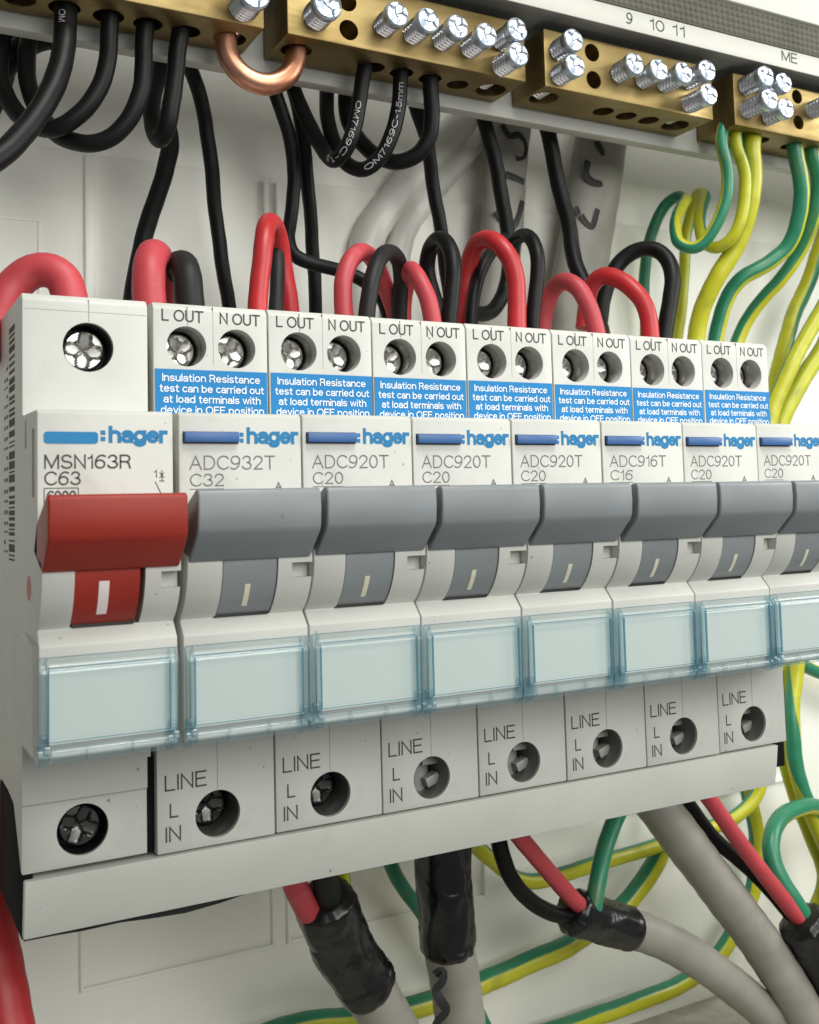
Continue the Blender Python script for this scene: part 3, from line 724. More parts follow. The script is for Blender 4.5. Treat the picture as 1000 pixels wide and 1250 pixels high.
RATINGS = [('ADC932T', 'C32'), ('ADC920T', 'C20'), ('ADC920T', 'C20'), ('ADC920T', 'C20'), ('ADC916T', 'C16'), ('ADC920T', 'C20'), ('ADC920T', 'C20')]
ORD = ['beside the red-toggled main switch, marked ADC932T', 'marked ADC920T, second in the row of seven', 'marked ADC920T, third in the row of seven', 'marked ADC920T, fourth in the row of seven', 'marked ADC916T C16, fifth in the row', 'marked ADC920T, just right of the ADC916T one', 'at the right end of the row, cut by the frame edge']
for i, (model, rating) in enumerate(RATINGS):
    t = thing('circuit_breaker', 'grey-toggled white circuit breaker ' + ORD[i], 'circuit breaker', (17.5 * (i + 1), random.uniform(-.12, .12), random.uniform(-.1, .1)), 'grey-toggled circuit breakers in the row')
    link('housing', housing, t)
    tg = link('toggle', toggle, t, (0, random.uniform(-.06, .06), random.uniform(-.05, .05))); tg.rotation_euler = (random.uniform(-.004, .004), 0, random.uniform(-.004, .004))
    s = link('toggle_stem', stem, t); link('indicator_tick', tick, s)
    link('stem_slot', slot, t)
    add_cover(t, cover_m, card)
    st = link('warning_sticker', sticker, t, (random.uniform(-.06, .06), 0, random.uniform(-.06, .06)))
    for k, (ln, a, b, asc) in enumerate((('Insulation Resistance', 1.35, 16.05, 0), ('test can be carried out', 0.95, 16.65, 0), ('at load terminals with', 1.5, 16.1, 0), ('device in OFF position', 1.1, 16.6, 0))):
        zb = 65.98 - k * 1.55
        dz = 0.30 if 'p' in ln else 0.0
        letters(st, ln, a, b, zb - dz, zb + 1.12, -0.13, 'white_print', 0.145)
    letters(t, 'L OUT', 1.35, 7.55, 74.75, 76.5, -0.03, 'ink', 0.235)
    letters(t, 'N OUT', 10.0, 16.3, 74.75, 76.5, -0.03, 'ink', 0.235)
    letters(t, 'LINE', 1.2, 7.2, 8.45, 10.65, -0.03, 'ink', 0.235)
    letters(t, 'L', 1.85, 3.1, 4.75, 6.75, -0.03, 'ink', 0.235)
    letters(t, 'IN', 1.25, 3.45, 1.5, 3.6, -0.03, 'ink', 0.235)
    letters(t, model, 1.5, 13.5, 52.75, 54.65, -12.63, 'ink_light', 0.17)
    letters(t, rating, 1.55, 6.2, 50.55, 52.25, -12.63, 'ink_light', 0.17)
    letters(t, 'A', 13.4, 14.5, 49.9, 51.0, -12.63, 'ink_light', 0.17)
    strip_line(t, (1.5, 50.2), (6.2, 50.2), 0.1, -12.63, 'ink_light')
    g = letters(t, 'hager', 9.45, 17.0, 55.75, 58.5, -12.63, 'blue_logo', 0.49, 'maker_logo')
    link('maker_logo', colon_m, t)
    link('button_gap', button_gap, t); link('test_button', button, t)
    for x, z, rot in ((LX, HZ, random.random() * 1.5), (NX, HZ, random.random() * 1.5)):
        h = link('terminal_screw', SMALLHEAD, t, (x, 3.5 + random.random() * 0.9, z)); h.rotation_euler = (0, rot, 0)
    h = link('terminal_screw', DARKHEAD, t, (8.8, 5.0, 4.3)) if i < 2 else None
    link('well_liner', low_liner_dark if i < 2 else low_liner, t)
    link('clamp_floor', bore_floor, t); link('bore_floor', top_floor, t)
    if i > 1: link('clamp', clamp, t)
    link('screw_sleeve', ring_m[0], t); link('screw_sleeve', ring_m[1], t)
    link('seam', seamU, t); link('seam', seamL, t); link('seam', seamM, t)

# main switch
ms = thing('main_switch', 'white main switch with brick red toggle at the left end of the row', 'main switch', (0, 0, 0))
HX, HZ0 = 8.6, 70.35
mh = cut('housing', prism_bm(profile(True), -0.15, 16.85, 0.22, 2),
    [cyl_bm((HX, -1, HZ0), (0, 1, 0), 3.45, 12, 40), cyl_bm((7.7, -1, 5.0), (0, 1, 0), 3.4, 12, 40),
     box_bm(3.7, 12.3, -20, -10.0, 33.3, 42.9), box_bm(14.3, 18.0, -20, -13.9, 37.7, 39.8), box_bm(16.3, 18.0, -1, 30, -1, 13.5),
     cyl_bm((-1.0, -6.2, 38.0), (1, 0, 0), 1.35, 1.5, 24), box_bm(-1, 0.15, -10.6, -8.6, 49.5, 58.2, 0.3), box_bm(-1, 0.1, -4.2, -2.6, 56, 66, 0.3)], 'case', 28)
link('housing', mh, ms)
link('toggle', toggle_mesh(-0.15, 16.5, 'red_toggle'), ms, (0, 0, -0.35))
s = link('toggle_stem', stem_mesh(3.8, 12.2, 'red_toggle'), ms)
link('indicator_tick', drum_strip(7.15, 8.4, 34.8, 39.0, DR - 0.09, 'tick_white', 'indicator_tick'), s)
link('stem_slot', slot, ms, (-0.6, 0, 0))
add_cover(ms, cover_parts(-0.25, 16.65), card)
ms.children[-1].location = Vector((-0.5, 0, 0)) * MM
link('side_dot', finish_mesh('side_dot', cyl_bm((-0.2, -6.2, 38.0), (1, 0, 0), 1.6, 0.5, 24), 'red_wire'), ms)
link('cover_clip', finish_mesh('cover_clip', prism_bm([(-13.4, 31.5), (-3.5, 32.2), (-2.8, 24), (-6, 18), (-13.2, 17.8)], -0.75, -0.2, 0.15, 1), 'clear'), ms)
link('well_liner', liner(HX, HZ0, 3.42, 0.8, 8, 'dark'), ms); link('well_liner', liner(7.7, 5.0, 3.37, 1.0, 8, 'dark'), ms)
h = link('terminal_screw', MAINHEAD, ms, (HX, 3.2, HZ0)); h.rotation_euler = (0, 0.12, 0)
h = link('terminal_screw', DARKHEAD, ms, (7.7, 2.6, 5.0)); h.rotation_euler = (0, 0.4, 0)
link('clamp_floor', finish_mesh('clamp_floor', merge([cyl_bm((HX, 5.5, HZ0), (0, 1, 0), 3.4, 2, 32), cyl_bm((7.7, 5.0, 5.0), (0, 1, 0), 3.36, 2, 32)]), 'dark'), ms)
link('seam', finish_mesh('seam', merge([box_bm(8.62, 8.72, -0.03, 0.3, 73.9, 77.0)]), 'seam'), ms)
link('seam', finish_mesh('seam', merge([box_bm(0.2, 16.7, -0.02, 0.3, 75.25, 75.31)]), 'seam'), ms)
letters(ms, 'hager', 8.55, 16.15, 55.75, 58.4, -12.63, 'blue_logo', 0.49, 'maker_logo')
for z in (56.45, 57.25): link('maker_logo', finish_mesh('maker_logo', box_bm(7.55, 8.15, -12.65, -12.6, z, z + 0.55), 'blue_logo', smooth=False), ms)
lb = box_bm(0.65, 7.25, -12.66, -12.55, 56.1, 57.6)
bmesh.ops.bevel(lb, geom=[e for e in lb.edges if abs(e.verts[0].co.y - e.verts[1].co.y) > 1e-6], offset=0.42 * MM, segments=4, affect='EDGES', profile=0.5)
link('maker_logo', finish_mesh('maker_logo', lb, 'blue_logo'), ms)
letters(ms, 'MSN163R', 0.7, 11.35, 52.95, 54.75, -12.63, 'ink', 0.21)
letters(ms, 'C63', 0.7, 5.1, 50.9, 52.65, -12.63, 'ink', 0.21)
letters(ms, '6000', 0.95, 4.55, 48.9, 50.25, -12.63, 'ink', 0.21)
for a, b in (((0.7, 50.55), (4.8, 50.55)), ((0.7, 50.55), (0.7, 48.5)), ((4.8, 50.55), (4.8, 48.5)), ((14.45, 51.25), (15.35, 49.4)),
             ((15.0, 51.3), (15.7, 51.3)), ((15.35, 51.3), (15.35, 52.7)), ((15.05, 51.7), (15.65, 52.4)), ((15.05, 52.4), (15.65, 51.7))):
    strip_line(ms, a, b, 0.11, -12.63, 'ink')
letters(ms, '1', 14.35, 14.7, 51.75, 52.75, -12.63, 'ink', 0.13)
link('gap_shade', finish_mesh('gap_shade', box_bm(16.32, 17.45, 1.2, 20, 0.2, 13.3), 'dark_matte'), ms)  # black block standing in for the shade in the gap to the breakers
# bar code and small print on its left side
bc = bmesh.new()
z = 41.0
while z < 74.5:
    hgt = random.choice([0.25, 0.4, 0.7, 1.1, 0.5, 0.9]); gap = random.choice([0.25, 0.35, 0.6, 0.3])
    vs = [bc.verts.new((-0.17 * MM, yy * MM, zz * MM)) for yy, zz in ((6.6, z), (12.4, z), (12.4, z + hgt), (6.6, z + hgt))]
    bc.faces.new(vs); z += hgt + gap
link('barcode', finish_mesh('barcode', bc, 'ink', smooth=False), ms)
sp = bmesh.new()
z = 42.0
while z < 70:
    hgt = random.uniform(0.5, 1.2)
    for yy in (13.6, 16.0):
        if random.random() < 0.75:
            vs = [sp.verts.new((-0.17 * MM, a * MM, b * MM)) for a, b in ((yy, z), (yy + 1.4, z), (yy + 1.4, z + hgt * 0.5), (yy, z + hgt * 0.5))]
            sp.faces.new(vs)
    z += hgt + 0.5
link('side_print', finish_mesh('side_print', sp, 'ink', smooth=False), ms)

# comb busbar under the row
cb = thing('comb_busbar', 'long white busbar cover strip under the breaker row', 'busbar', (0.2, 5, -8.1))
off = Vector((-0.2, -5, 8.1))
def part(name, bm, mat, parent, **k):
    o = link(name, finish_mesh(name, bm, mat, **k), parent); o.location = off * MM; return o
part('cover_strip', prism_bm([(-0.15, -0.4), (0.35, -4.2), (1.0, -8.1), (9, -8.1), (9, -0.4)], 0.2, 137.4, 0.2), 'case_old', cb)
part('end_cap', prism_bm([(2.2, -8.4), (24, -8.4), (24, 7.6), (9, 7.6), (3, 1.6), (0.9, -0.1)], 0.12, 1.4, 0.1), 'dark_matte', cb)
fl = bmesh.new()
ctl = [(0.4, 0.5), (4, 0.55), (8, 0.75), (13, 0.65), (17, 1.05), (22, 1.35), (27, 0.9), (31, 0.25), (32.5, 0.05)]
top = [fl.verts.new((x * MM, 1.9 * MM, (-8.1) * MM)) for x, d in ctl]; bot = [fl.verts.new((x * MM, 2.0 * MM, (-8.2 - d * 0.8) * MM)) for x, d in ctl]
tb2 = [fl.verts.new((x * MM, 8 * MM, (-8.1) * MM)) for x, d in ctl]; bt2 = [fl.verts.new((x * MM, 8 * MM, (-8.2 - d * 0.8) * MM)) for x, d in ctl]
for i in range(len(ctl) - 1):
    fl.faces.new((top[i], bot[i], bot[i + 1], top[i + 1])); fl.faces.new((bot[i], bt2[i], bt2[i + 1], bot[i + 1])); fl.faces.new((bt2[i], tb2[i], tb2[i + 1], bt2[i + 1]))
part('insulating_flap', fl, 'dark', cb)
mr_ = thing('mounting_rail', 'black rail end showing beside the last breaker at lower right', 'rail', (70, 30, 0))
o = link('rail_body', finish_mesh('rail_body', merge([box_bm(137.6, 143.6, 4.0, 30, -6.0, -0.2, 0.3), box_bm(140.2, 145.6, 5.0, 34, 0.0, 12.5, 0.4), box_bm(2, 139, 44.2, 46, 20, 55)]), 'dark_matte'), mr_)
o.location = Vector((-70, -30, 0)) * MM

# ------------------------------------------------------------------ wires and cables (paths in mm)
WIRES = [
    ('neutral_wire', 'thickest black wire from the brass bar, letters at its top, sweeping off left', 'wire', 'black neutral wires under the brass bars', 'black_wire', 3.76, 0, 0, [(10.3, 26.8, 137), (10.4, 26.5, 128.91), (9.86, 25.0, 123.31), (8.35, 23.0, 117.33), (5.88, 21.0, 111.62), (2.66, 19.0, 106.11), (-1.13, 17.0, 101.22), (-5.65, 15.0, 97.52)]),
    ('neutral_wire', 'black wire curving left beneath the thickest one near the top left', 'wire', 'black neutral wires under the brass bars', 'black_wire', 3.06, 0, 0, [(17.5, 26.8, 137), (17.73, 27.0, 129.61), (17.81, 27.5, 124.4), (16.52, 28.0, 119.66), (13.6, 29.0, 114.86), (9.3, 31.0, 111.78), (5.17, 35.0, 114.06), (2.81, 38.0, 118.6), (1.59, 40.0, 124.21), (2.24, 41.0, 131.31)]),
    ('neutral_wire', 'black wire with the lowest left-hand loop under the brass bar', 'wire', 'black neutral wires under the brass bars', 'black_wire', 3.1, 0, 0, [(24.2, 26.8, 137), (23.55, 27.0, 129.61), (23.64, 27.5, 124.75), (23.01, 28.0, 119.04), (20.56, 29.0, 113.66), (16.42, 31.0, 110.41), (11.96, 34.0, 111.31), (8.41, 37.0, 115.83), (6.55, 39.0, 121.04), (6.02, 40.0, 126.47), (6.85, 41.0, 132.97)]),
    ('neutral_wire', 'black wire folded into a tight narrow hook below the brass bar', 'wire', 'black neutral wires under the brass bars', 'black_wire', 3.15, 0, 0, [(31, 26.8, 137), (29.7, 27.0, 129.34), (29.2, 27.5, 123.26), (28.26, 28.0, 116.98), (27.64, 29.0, 113.57), (27.15, 31.0, 112.4), (26.79, 34.0, 115.11), (27.89, 38.0, 122.74), (29.53, 40.0, 129.2), (30.15, 41.0, 134.43)]),
    ('neutral_wire', 'black wire running down to the left behind the first pink loop', 'wire', 'black neutral wires under the brass bars', 'black_wire', 3.44, 0, 0, [(30.65, 41.0, 121.15), (32.67, 44.0, 116.95), (32.39, 46.0, 113.87), (31.08, 49.0, 107.85), (29.63, 51.0, 100.18), (28.09, 52.0, 93.05), (27.1, 52.0, 86.6), (26.89, 52.0, 79.46)]),
    ('neutral_wire', 'black wire dropping straight down left of the bright red loop', 'wire', 'black neutral wires under the brass bars', 'black_wire', 2.88, 0, 0, [(34.37, 40.0, 132.44), (36.82, 42.0, 129.68), (39.3, 44.0, 124.37), (40.98, 46.0, 117.97), (42.03, 48.0, 111.84), (43.57, 50.0, 104.31), (45.13, 51.0, 95.91), (46.55, 52.0, 88.75), (47.29, 52.0, 80.5)]),
    ('neutral_wire', 'black wire crossing the shadow under the rail at far top left', 'wire', 'black neutral wires under the brass bars', 'black_wire', 4.41, 0, 0, [(-1.27, 48.0, 121.56), (2.02, 47.0, 125.49), (4.51, 46.0, 129.32), (7.72, 45.0, 132.25), (12.81, 44.0, 134.35), (19.18, 43.0, 137.04)]),
    ('neutral_wire', 'black wire rising steeply at the left edge under the rail', 'wire', 'black neutral wires under the brass bars', 'black_wire', 4.48, 0, 0, [(-0.37, 50.0, 117.9), (2.51, 50.0, 124.43), (3.91, 50.0, 129.27), (4.9, 49.0, 134.43), (5.74, 49.0, 140.78)]),
    ('neutral_wire', 'black wire dropping from the copper link, then turning right behind the loops', 'wire', 'black neutral wires under the brass bars', 'black_wire', 2.77, 0, 0, [(50.79, 39.0, 132.61), (53.27, 40.0, 126.67), (56.19, 42.0, 120.52), (57.56, 44.0, 113.81), (56.88, 44.0, 105.87), (55.46, 42.0, 100.59), (56.14, 40.0, 96.76), (60.71, 39.0, 94.99), (66.0, 39.0, 94.3), (70.35, 38.0, 92.29), (73.09, 36.0, 88.47), (74.09, 34.0, 82.43)]),
    ('neutral_wire', 'black wire falling straight from the copper link into the second breaker area', 'wire', 'black neutral wires under the brass bars', 'black_wire', 2.84, 0, 0, [(55.3, 40.0, 133.81), (57.68, 41.0, 127.92), (59.42, 43.0, 121.32), (61.39, 46.0, 113.18), (63.35, 49.0, 103.06), (64.75, 51.0, 94.14), (65.53, 52.0, 84.87)]),
    ('neutral_wire', 'upper black wire with white printed text, hooked under the second brass bar', 'wire', 'black neutral wires under the brass bars', 'black_wire', 2.95, 0, 0, [(67.3, 26.7, 137), (65.11, 26.7, 128.8), (64.01, 26.5, 122.95), (62.74, 27.0, 117.37), (61.48, 28.5, 114.02), (60.71, 31.0, 113.26), (60.15, 35.0, 116.85), (58.77, 38.0, 122.39), (57.27, 40.0, 127.99), (55.69, 41.0, 133.43)]),
    ('neutral_wire', 'lower black wire with white printed text, forming the deepest bend', 'wire', 'black neutral wires under the brass bars', 'black_wire', 3.01, 0, 0, [(73.5, 26.6, 137), (73.2, 26.6, 129.68), (72.63, 26.5, 124.34), (71.12, 27.0, 118.44), (69.29, 28.5, 114.3), (66.69, 30.5, 112.14), (64.53, 34.0, 114.37), (63.82, 38.0, 119.99), (63.42, 40.0, 126.3), (64.21, 41.0, 134.08)]),
    ('neutral_wire', 'black wire hooked left beside the two printed ones', 'wire', 'black neutral wires under the brass bars', 'black_wire', 3.23, 0, 0, [(79.9, 26.7, 137), (79.63, 26.7, 129.68), (80.04, 26.7, 124.78), (80.06, 27.3, 120.52), (78.66, 29.0, 116.73), (75.54, 31.5, 115.09), (72.54, 34.5, 116.61), (69.97, 38.0, 120.88), (67.95, 40.0, 126.68), (68.23, 41.0, 134.79)]),
    ('neutral_wire', 'black wire dropping behind the row onto the fourth black loop', 'wire', 'black neutral wires under the brass bars', 'black_wire', 3.0, 0, 0, [(83.6, 42.0, 135.18), (85.99, 43.0, 130.56), (88.4, 44.0, 125.87), (90.92, 46.0, 118.68), (92.69, 47.0, 110.97), (94.28, 48.0, 104.08), (96.04, 49.0, 95.29), (97.17, 50.0, 86.39)]),
    ('neutral_wire', 'black wire crossing the left grey cable and curling at the breakers', 'wire', 'black neutral wires under the brass bars', 'black_wire', 3.28, 0, 0, [(101.23, 42.0, 136.31), (102.74, 42.0, 131.0), (105.28, 43.0, 124.28), (107.44, 43.5, 115.41), (108.09, 43.0, 107.01), (107.6, 42.0, 100.29), (105.38, 41.0, 93.34), (101.59, 40.0, 88.75), (96.96, 38.0, 87.22), (92.91, 36.0, 87.3)]),
    ('neutral_wire', 'long slanting black wire between the two grey cables', 'wire', 'black neutral wires under the brass bars', 'black_wire', 3.56, 0, 0, [(115.91, 41.0, 137.42), (118.67, 42.0, 132.49), (120.49, 42.0, 127.02), (122.4, 42.0, 118.3), (123.5, 41.0, 108.09), (123.57, 38.0, 98.95), (123.91, 35.0, 92.46), (123.72, 32.0, 85.9), (124.19, 31.0, 79.46)]),
    ('copper_link', 'bright bent copper link joining the first two brass bars', 'link', None, 'copper', 3.97, 0, 0, [(38.6, 26.4, 138), (37.84, 26.0, 128.69), (38.87, 25.6, 126.03), (41.29, 25.2, 123.91), (44.44, 25.0, 123.18), (47.75, 25.0, 124.5), (50.15, 25.3, 127.34), (51.06, 25.8, 130.48), (51.4, 25.8, 138)]),
    ('line_wire', 'thick pinkish red wire arching off the main switch at far left', 'wire', 'wire loops into the tops of the breakers', 'pink_wire', 5.54, 0, 0, [(9.84, 20.0, 75.12), (9.86, 20.0, 80.96), (9.21, 20.5, 84.0), (7.28, 21.5, 85.75), (4.93, 23.0, 85.73), (2.63, 24.0, 83.93), (0.46, 24.0, 80.65), (-1.2, 24.0, 76.68), (-2.61, 24.0, 71.25)]),
    ('line_wire', 'thick pink loop standing behind the main switch edge', 'wire', 'wire loops into the tops of the breakers', 'pink_wire', 5.35, 0, 0, [(22.43, 20.0, 75.81), (22.34, 20.0, 81.17), (22.38, 20.5, 86.0), (23.32, 23.0, 89.36), (25.19, 27.0, 90.84), (27.11, 30.0, 89.67), (28.21, 31.0, 86.5), (28.56, 31.0, 77.86)]),
    ('load_wire', 'thick short dark loop right of the thick pink one', 'wire', 'wire loops into the tops of the breakers', 'dark_wire', 4.93, 0, 0, [(29.24, 21.0, 76.33), (29.16, 21.0, 81.55), (29.22, 21.5, 86.08), (29.41, 24.0, 88.86), (29.43, 28.0, 90.02), (29.38, 31.0, 88.05), (29.62, 32.0, 83.6), (29.85, 32.0, 78.08)]),
    ('line_wire', 'tall narrow bright red loop over the second breaker', 'wire', 'wire loops into the tops of the breakers', 'red_wire', 3.38, 0, 0, [(39.73, 18.0, 75.04), (40.27, 18.0, 81.77), (41.0, 18.5, 87.83), (42.05, 19.5, 93.26), (44.33, 23.0, 97.54), (47.49, 28.0, 98.54), (49.7, 31.0, 95.06), (50.81, 32.0, 89.98), (51.52, 32.0, 84.49), (52.04, 32.0, 77.75)]),
    ('load_wire', 'dark wire half hidden inside the tall bright red loop', 'wire', 'wire loops into the tops of the breakers', 'dark_wire', 2.67, 0, 0, [(46.87, 27.0, 76.75), (46.99, 27.0, 83.43), (47.62, 28.0, 88.15), (48.64, 30.0, 93.2), (49.95, 34.0, 98.12)]),
    ('line_wire', 'pink loop left of the third breaker pair, leaning over a black one', 'wire', 'wire loops into the tops of the breakers', 'pink_wire', 3.31, 0, 0, [(55.93, 17.0, 74.99), (55.77, 17.0, 81.49), (55.97, 17.5, 87.13), (57.88, 19.0, 91.44), (62.78, 24.0, 94.22), (67.78, 29.0, 94.39), (70.81, 31.0, 91.07), (73.16, 32.0, 86.1), (74.4, 32.0, 78.89)]),
    ('load_wire', 'dark loop crossing in front of the leaning pink one', 'wire', 'wire loops into the tops of the breakers', 'dark_wire', 3.03, 0, 0, [(58.29, 15.0, 74.82), (58.93, 15.0, 81.06), (59.94, 15.5, 86.16), (62.41, 17.0, 90.66), (66.85, 21.0, 93.76), (70.8, 25.0, 93.46), (72.98, 28.0, 90.15), (73.18, 29.0, 84.76), (72.82, 29.0, 78.36)]),
    ('line_wire', 'short pink wire with a sharp bend at the third breaker', 'wire', 'wire loops into the tops of the breakers', 'pink_wire', 3.3, 0, 0, [(74.05, 17.0, 75.12), (73.21, 17.0, 81.43), (72.42, 17.5, 85.71), (71.81, 19.0, 89.16), (72.3, 22.0, 91.69), (74.1, 27.0, 91.64), (74.71, 30.0, 88.59), (74.74, 31.0, 83.6), (74.39, 31.0, 77.93)]),
    ('load_wire', 'black loop with a teardrop gap above the third breaker', 'wire', 'wire loops into the tops of the breakers', 'black_wire', 3.2, 0, 0, [(75.95, 17.0, 75.21), (77.04, 17.0, 81.66), (78.23, 17.5, 87.37), (78.99, 18.5, 92.6), (79.51, 21.0, 96.51), (79.5, 24.0, 98.5), (79.93, 28.0, 98.03), (80.01, 30.0, 94.39), (80.79, 30.0, 89.53), (82.09, 29.0, 84.04), (83.02, 29.0, 78.06)]),
    ('line_wire', 'large red loop arching over the fourth breaker', 'wire', 'wire loops into the tops of the breakers', 'red_wire', 3.63, 0, 0, [(91.11, 17.0, 75.13), (91.74, 17.0, 81.48), (92.74, 17.5, 88.79), (92.13, 18.0, 93.49), (90.8, 19.5, 97.09), (89.73, 23.0, 99.44), (89.35, 27.0, 98.87), (89.34, 30.0, 95.7), (88.96, 31.0, 89.5), (87.96, 31.0, 82.75)]),
    ('load_wire', 'black loop tall and narrow just right of the large red one', 'wire', 'wire loops into the tops of the breakers', 'black_wire', 2.89, 0, 0, [(95.98, 18.0, 75.49), (96.44, 18.0, 81.93), (97.91, 18.5, 90.2), (98.86, 19.5, 96.22), (99.7, 23.0, 100.43), (100.97, 28.0, 101.93), (102.69, 33.0, 101.38), (103.51, 36.0, 97.72)]),
    ('load_wire', 'thin black arc seen through the large red loop', 'wire', 'wire loops into the tops of the breakers', 'black_wire', 2.61, 0, 0, [(86.66, 26.0, 77.8), (87.44, 26.0, 83.86), (89.23, 27.0, 90.08), (92.62, 29.0, 95.77), (97.28, 32.0, 100.28), (102.49, 36.0, 103.84)]),
    ('line_wire', 'small salmon pink loop over the fifth breaker', 'wire', 'wire loops into the tops of the breakers', 'pink_wire', 3.61, 0, 0, [(111.32, 17.0, 75.22), (110.8, 17.0, 81.46), (109.79, 17.5, 86.45), (108.45, 19.0, 90.13), (107.52, 22.0, 92.0), (107.53, 26.0, 91.28), (106.95, 28.0, 87.66), (106.68, 29.0, 83.86), (105.99, 29.0, 77.47)]),
    ('line_wire', 'bright red wire arching left from the sixth breaker', 'wire', 'wire loops into the tops of the breakers', 'red_wire', 3.73, 0, 0, [(124.82, 17.0, 74.1), (124.99, 17.0, 81.25), (124.81, 17.5, 86.11), (123.25, 19.0, 90.23), (121.78, 22.0, 93.49), (120.14, 25.0, 94.85), (119.15, 28.0, 93.26), (119.01, 30.0, 89.73), (118.1, 30.0, 84.34)]),
    ('load_wire', 'big round black loop at the right end of the row', 'wire', 'wire loops into the tops of the breakers', 'black_wire', 3.5, 0, 0, [(130.38, 20.0, 74.71), (131.69, 20.0, 82.1), (134.18, 20.5, 89.92), (136.14, 21.5, 96.15), (136.09, 24.0, 100.67), (133.95, 27.0, 102.8), (131.11, 30.0, 101.75), (128.4, 32.0, 97.72), (126.19, 33.0, 92.24), (124.71, 33.0, 85.21), (123.91, 33.0, 77.92)]),
    ('earth_wire', 'thin earth wire coiling into the left small loop by the wall', 'wire', 'green and yellow earth wires at the upper right', 'earth_wire', 2.83, 0.3, 0.02, [(158.6, 25, 137), (155.53, 24.5, 128.9), (157.44, 25.0, 122.97), (157.21, 26.0, 115.72), (154.94, 28.0, 109.07), (152.28, 31.0, 105.29), (150.11, 34.0, 106.55), (151.9, 37.0, 111.97), (156.81, 40.0, 117.89), (161.65, 43.0, 121.51), (162.5, 47.0, 123.34), (160.51, 50.0, 121.41), (158.21, 52.0, 115.99), (156.57, 53.0, 109.13), (156.4, 54.0, 99.89), (155.94, 54.0, 86.29)]),
    ('earth_wire', 'thin earth wire coiling into the right small loop by the wall', 'wire', 'green and yellow earth wires at the upper right', 'earth_wire', 2.86, 0.55, 0.035, [(162.2, 24.8, 137), (159.63, 24.5, 128.92), (162.13, 25.0, 123.59), (162.87, 26.0, 115.22), (161.85, 28.0, 108.42), (160.0, 31.0, 105.83), (158.33, 34.0, 107.15), (159.42, 37.0, 112.16), (163.47, 40.0, 118.65), (167.42, 43.0, 122.82), (168.17, 46.0, 124.17), (168.88, 49.0, 121.04), (168.78, 51.0, 115.78), (168.51, 52.0, 109.57), (168.07, 53.0, 100.57), (165.61, 53.0, 86.63)]),
    ('earth_wire', 'thick yellow-looking earth wire sweeping down to the last breakers', 'wire', 'green and yellow earth wires at the upper right', 'earth_wire', 4.24, 0.72, 0.0, [(168.4, 25.6, 137), (165.37, 25.0, 128.92), (165.72, 25.5, 122.45), (165.44, 27.0, 114.61), (163.75, 30.0, 106.34), (160.27, 33.0, 99.42), (158.88, 36.0, 93.21), (157.99, 38.0, 85.59), (156.24, 38.0, 78.03)]),
    ('earth_wire', 'green earth wire with an S bend right of the thick yellow one', 'wire', 'green and yellow earth wires at the upper right', 'earth_wire', 3.78, 0.1, -0.01, [(178.7, 25.2, 137), (180.04, 25.0, 128.99), (181.31, 25.5, 123.25), (182.46, 27.0, 115.92), (181.6, 30.0, 108.25), (177.3, 33.0, 104.06), (171.95, 36.0, 101.0), (169.19, 39.0, 95.89), (167.41, 41.0, 87.98), (165.93, 42.0, 78.92)]),
    ('earth_wire', 'earth wire slanting from the right edge, dark green with a yellow stripe', 'wire', 'green and yellow earth wires at the upper right', 'earth_wire', 3.43, 0.1, -0.03, [(185.4, 25.2, 137), (185.96, 25.0, 128.78), (188.21, 26.0, 124.27), (188.84, 28.0, 117.1), (188.48, 32.0, 108.97), (185.47, 36.0, 101.48), (181.37, 40.0, 95.9), (178.11, 43.0, 89.53), (175.55, 45.0, 79.69)]),
    ('earth_wire', 'green earth wire entering from the right edge above the row end', 'wire', 'green and yellow earth wires at the upper right', 'earth_wire', 4.25, 0.28, 0.03, [(222, 27, 139), (223, 31, 130), (219.91, 44.0, 128.92), (213.72, 47.0, 116.22), (210.45, 49.0, 105.92), (205.24, 50.0, 97.15), (201.56, 51.0, 87.04), (198.09, 52.0, 74.84), (195.04, 52.0, 61.62)]),
    ('earth_wire', 'yellow earth wire slanting in at the right edge, upper of two', 'wire', 'green and yellow earth wires at the upper right', 'earth_wire', 4.11, 0.68, 0.01, [(230, 27, 139), (231, 31, 128), (226, 37, 114), (215.67, 42.0, 106.47), (207.47, 43.0, 96.06), (201.83, 44.0, 88.43), (195.55, 45.0, 78.75), (190.22, 46.0, 68.0), (187.0, 47.0, 57.01)]),
    ('earth_wire', 'yellow earth wire slanting in at the right edge, lower of two', 'wire', 'green and yellow earth wires at the upper right', 'earth_wire', 4.62, 0.62, 0.0, [(236, 27, 139), (238, 33, 126), (234, 42, 110), (221.66, 46.0, 99.8), (212.11, 47.0, 86.97), (206.06, 48.0, 79.5), (199.71, 49.0, 70.62), (195.06, 50.0, 62.57), (191.39, 50.0, 52.87)]),
    ('earth_wire', 'yellow-topped earth wire twisting down right of the last breaker', 'wire', 'green and yellow earth wires at the upper right', 'earth_wire', 3.96, 0.61, 0.2, [(138, 50, 70), (144, 49, 50), (201.29, 47.0, 26.9), (197.92, 47.0, 10.19), (195.44, 47.0, 1.0), (191.93, 46.0, -7.38), (190.58, 45.0, -14.62), (191.42, 44.0, -23.66), (193.99, 43.0, -32.9), (199.04, 42.0, -44.56), (196, 44, -70), (198, 46, -84)]),
    ('earth_wire', 'yellow earth wire hugging the right end of the busbar strip', 'wire', 'green and yellow earth wires at the upper right', 'earth_wire', 3.59, 0.74, 0.0, [(136, 52, 60), (197.44, 52.0, 9.74), (195.78, 52.0, -0.74), (193.51, 51.0, -12.95), (193.24, 50.0, -22.08), (195.39, 49.0, -30.44), (198.33, 48.0, -39.94), (202.32, 47.0, -51.66), (190, 50, -72), (193, 52, -84)]),
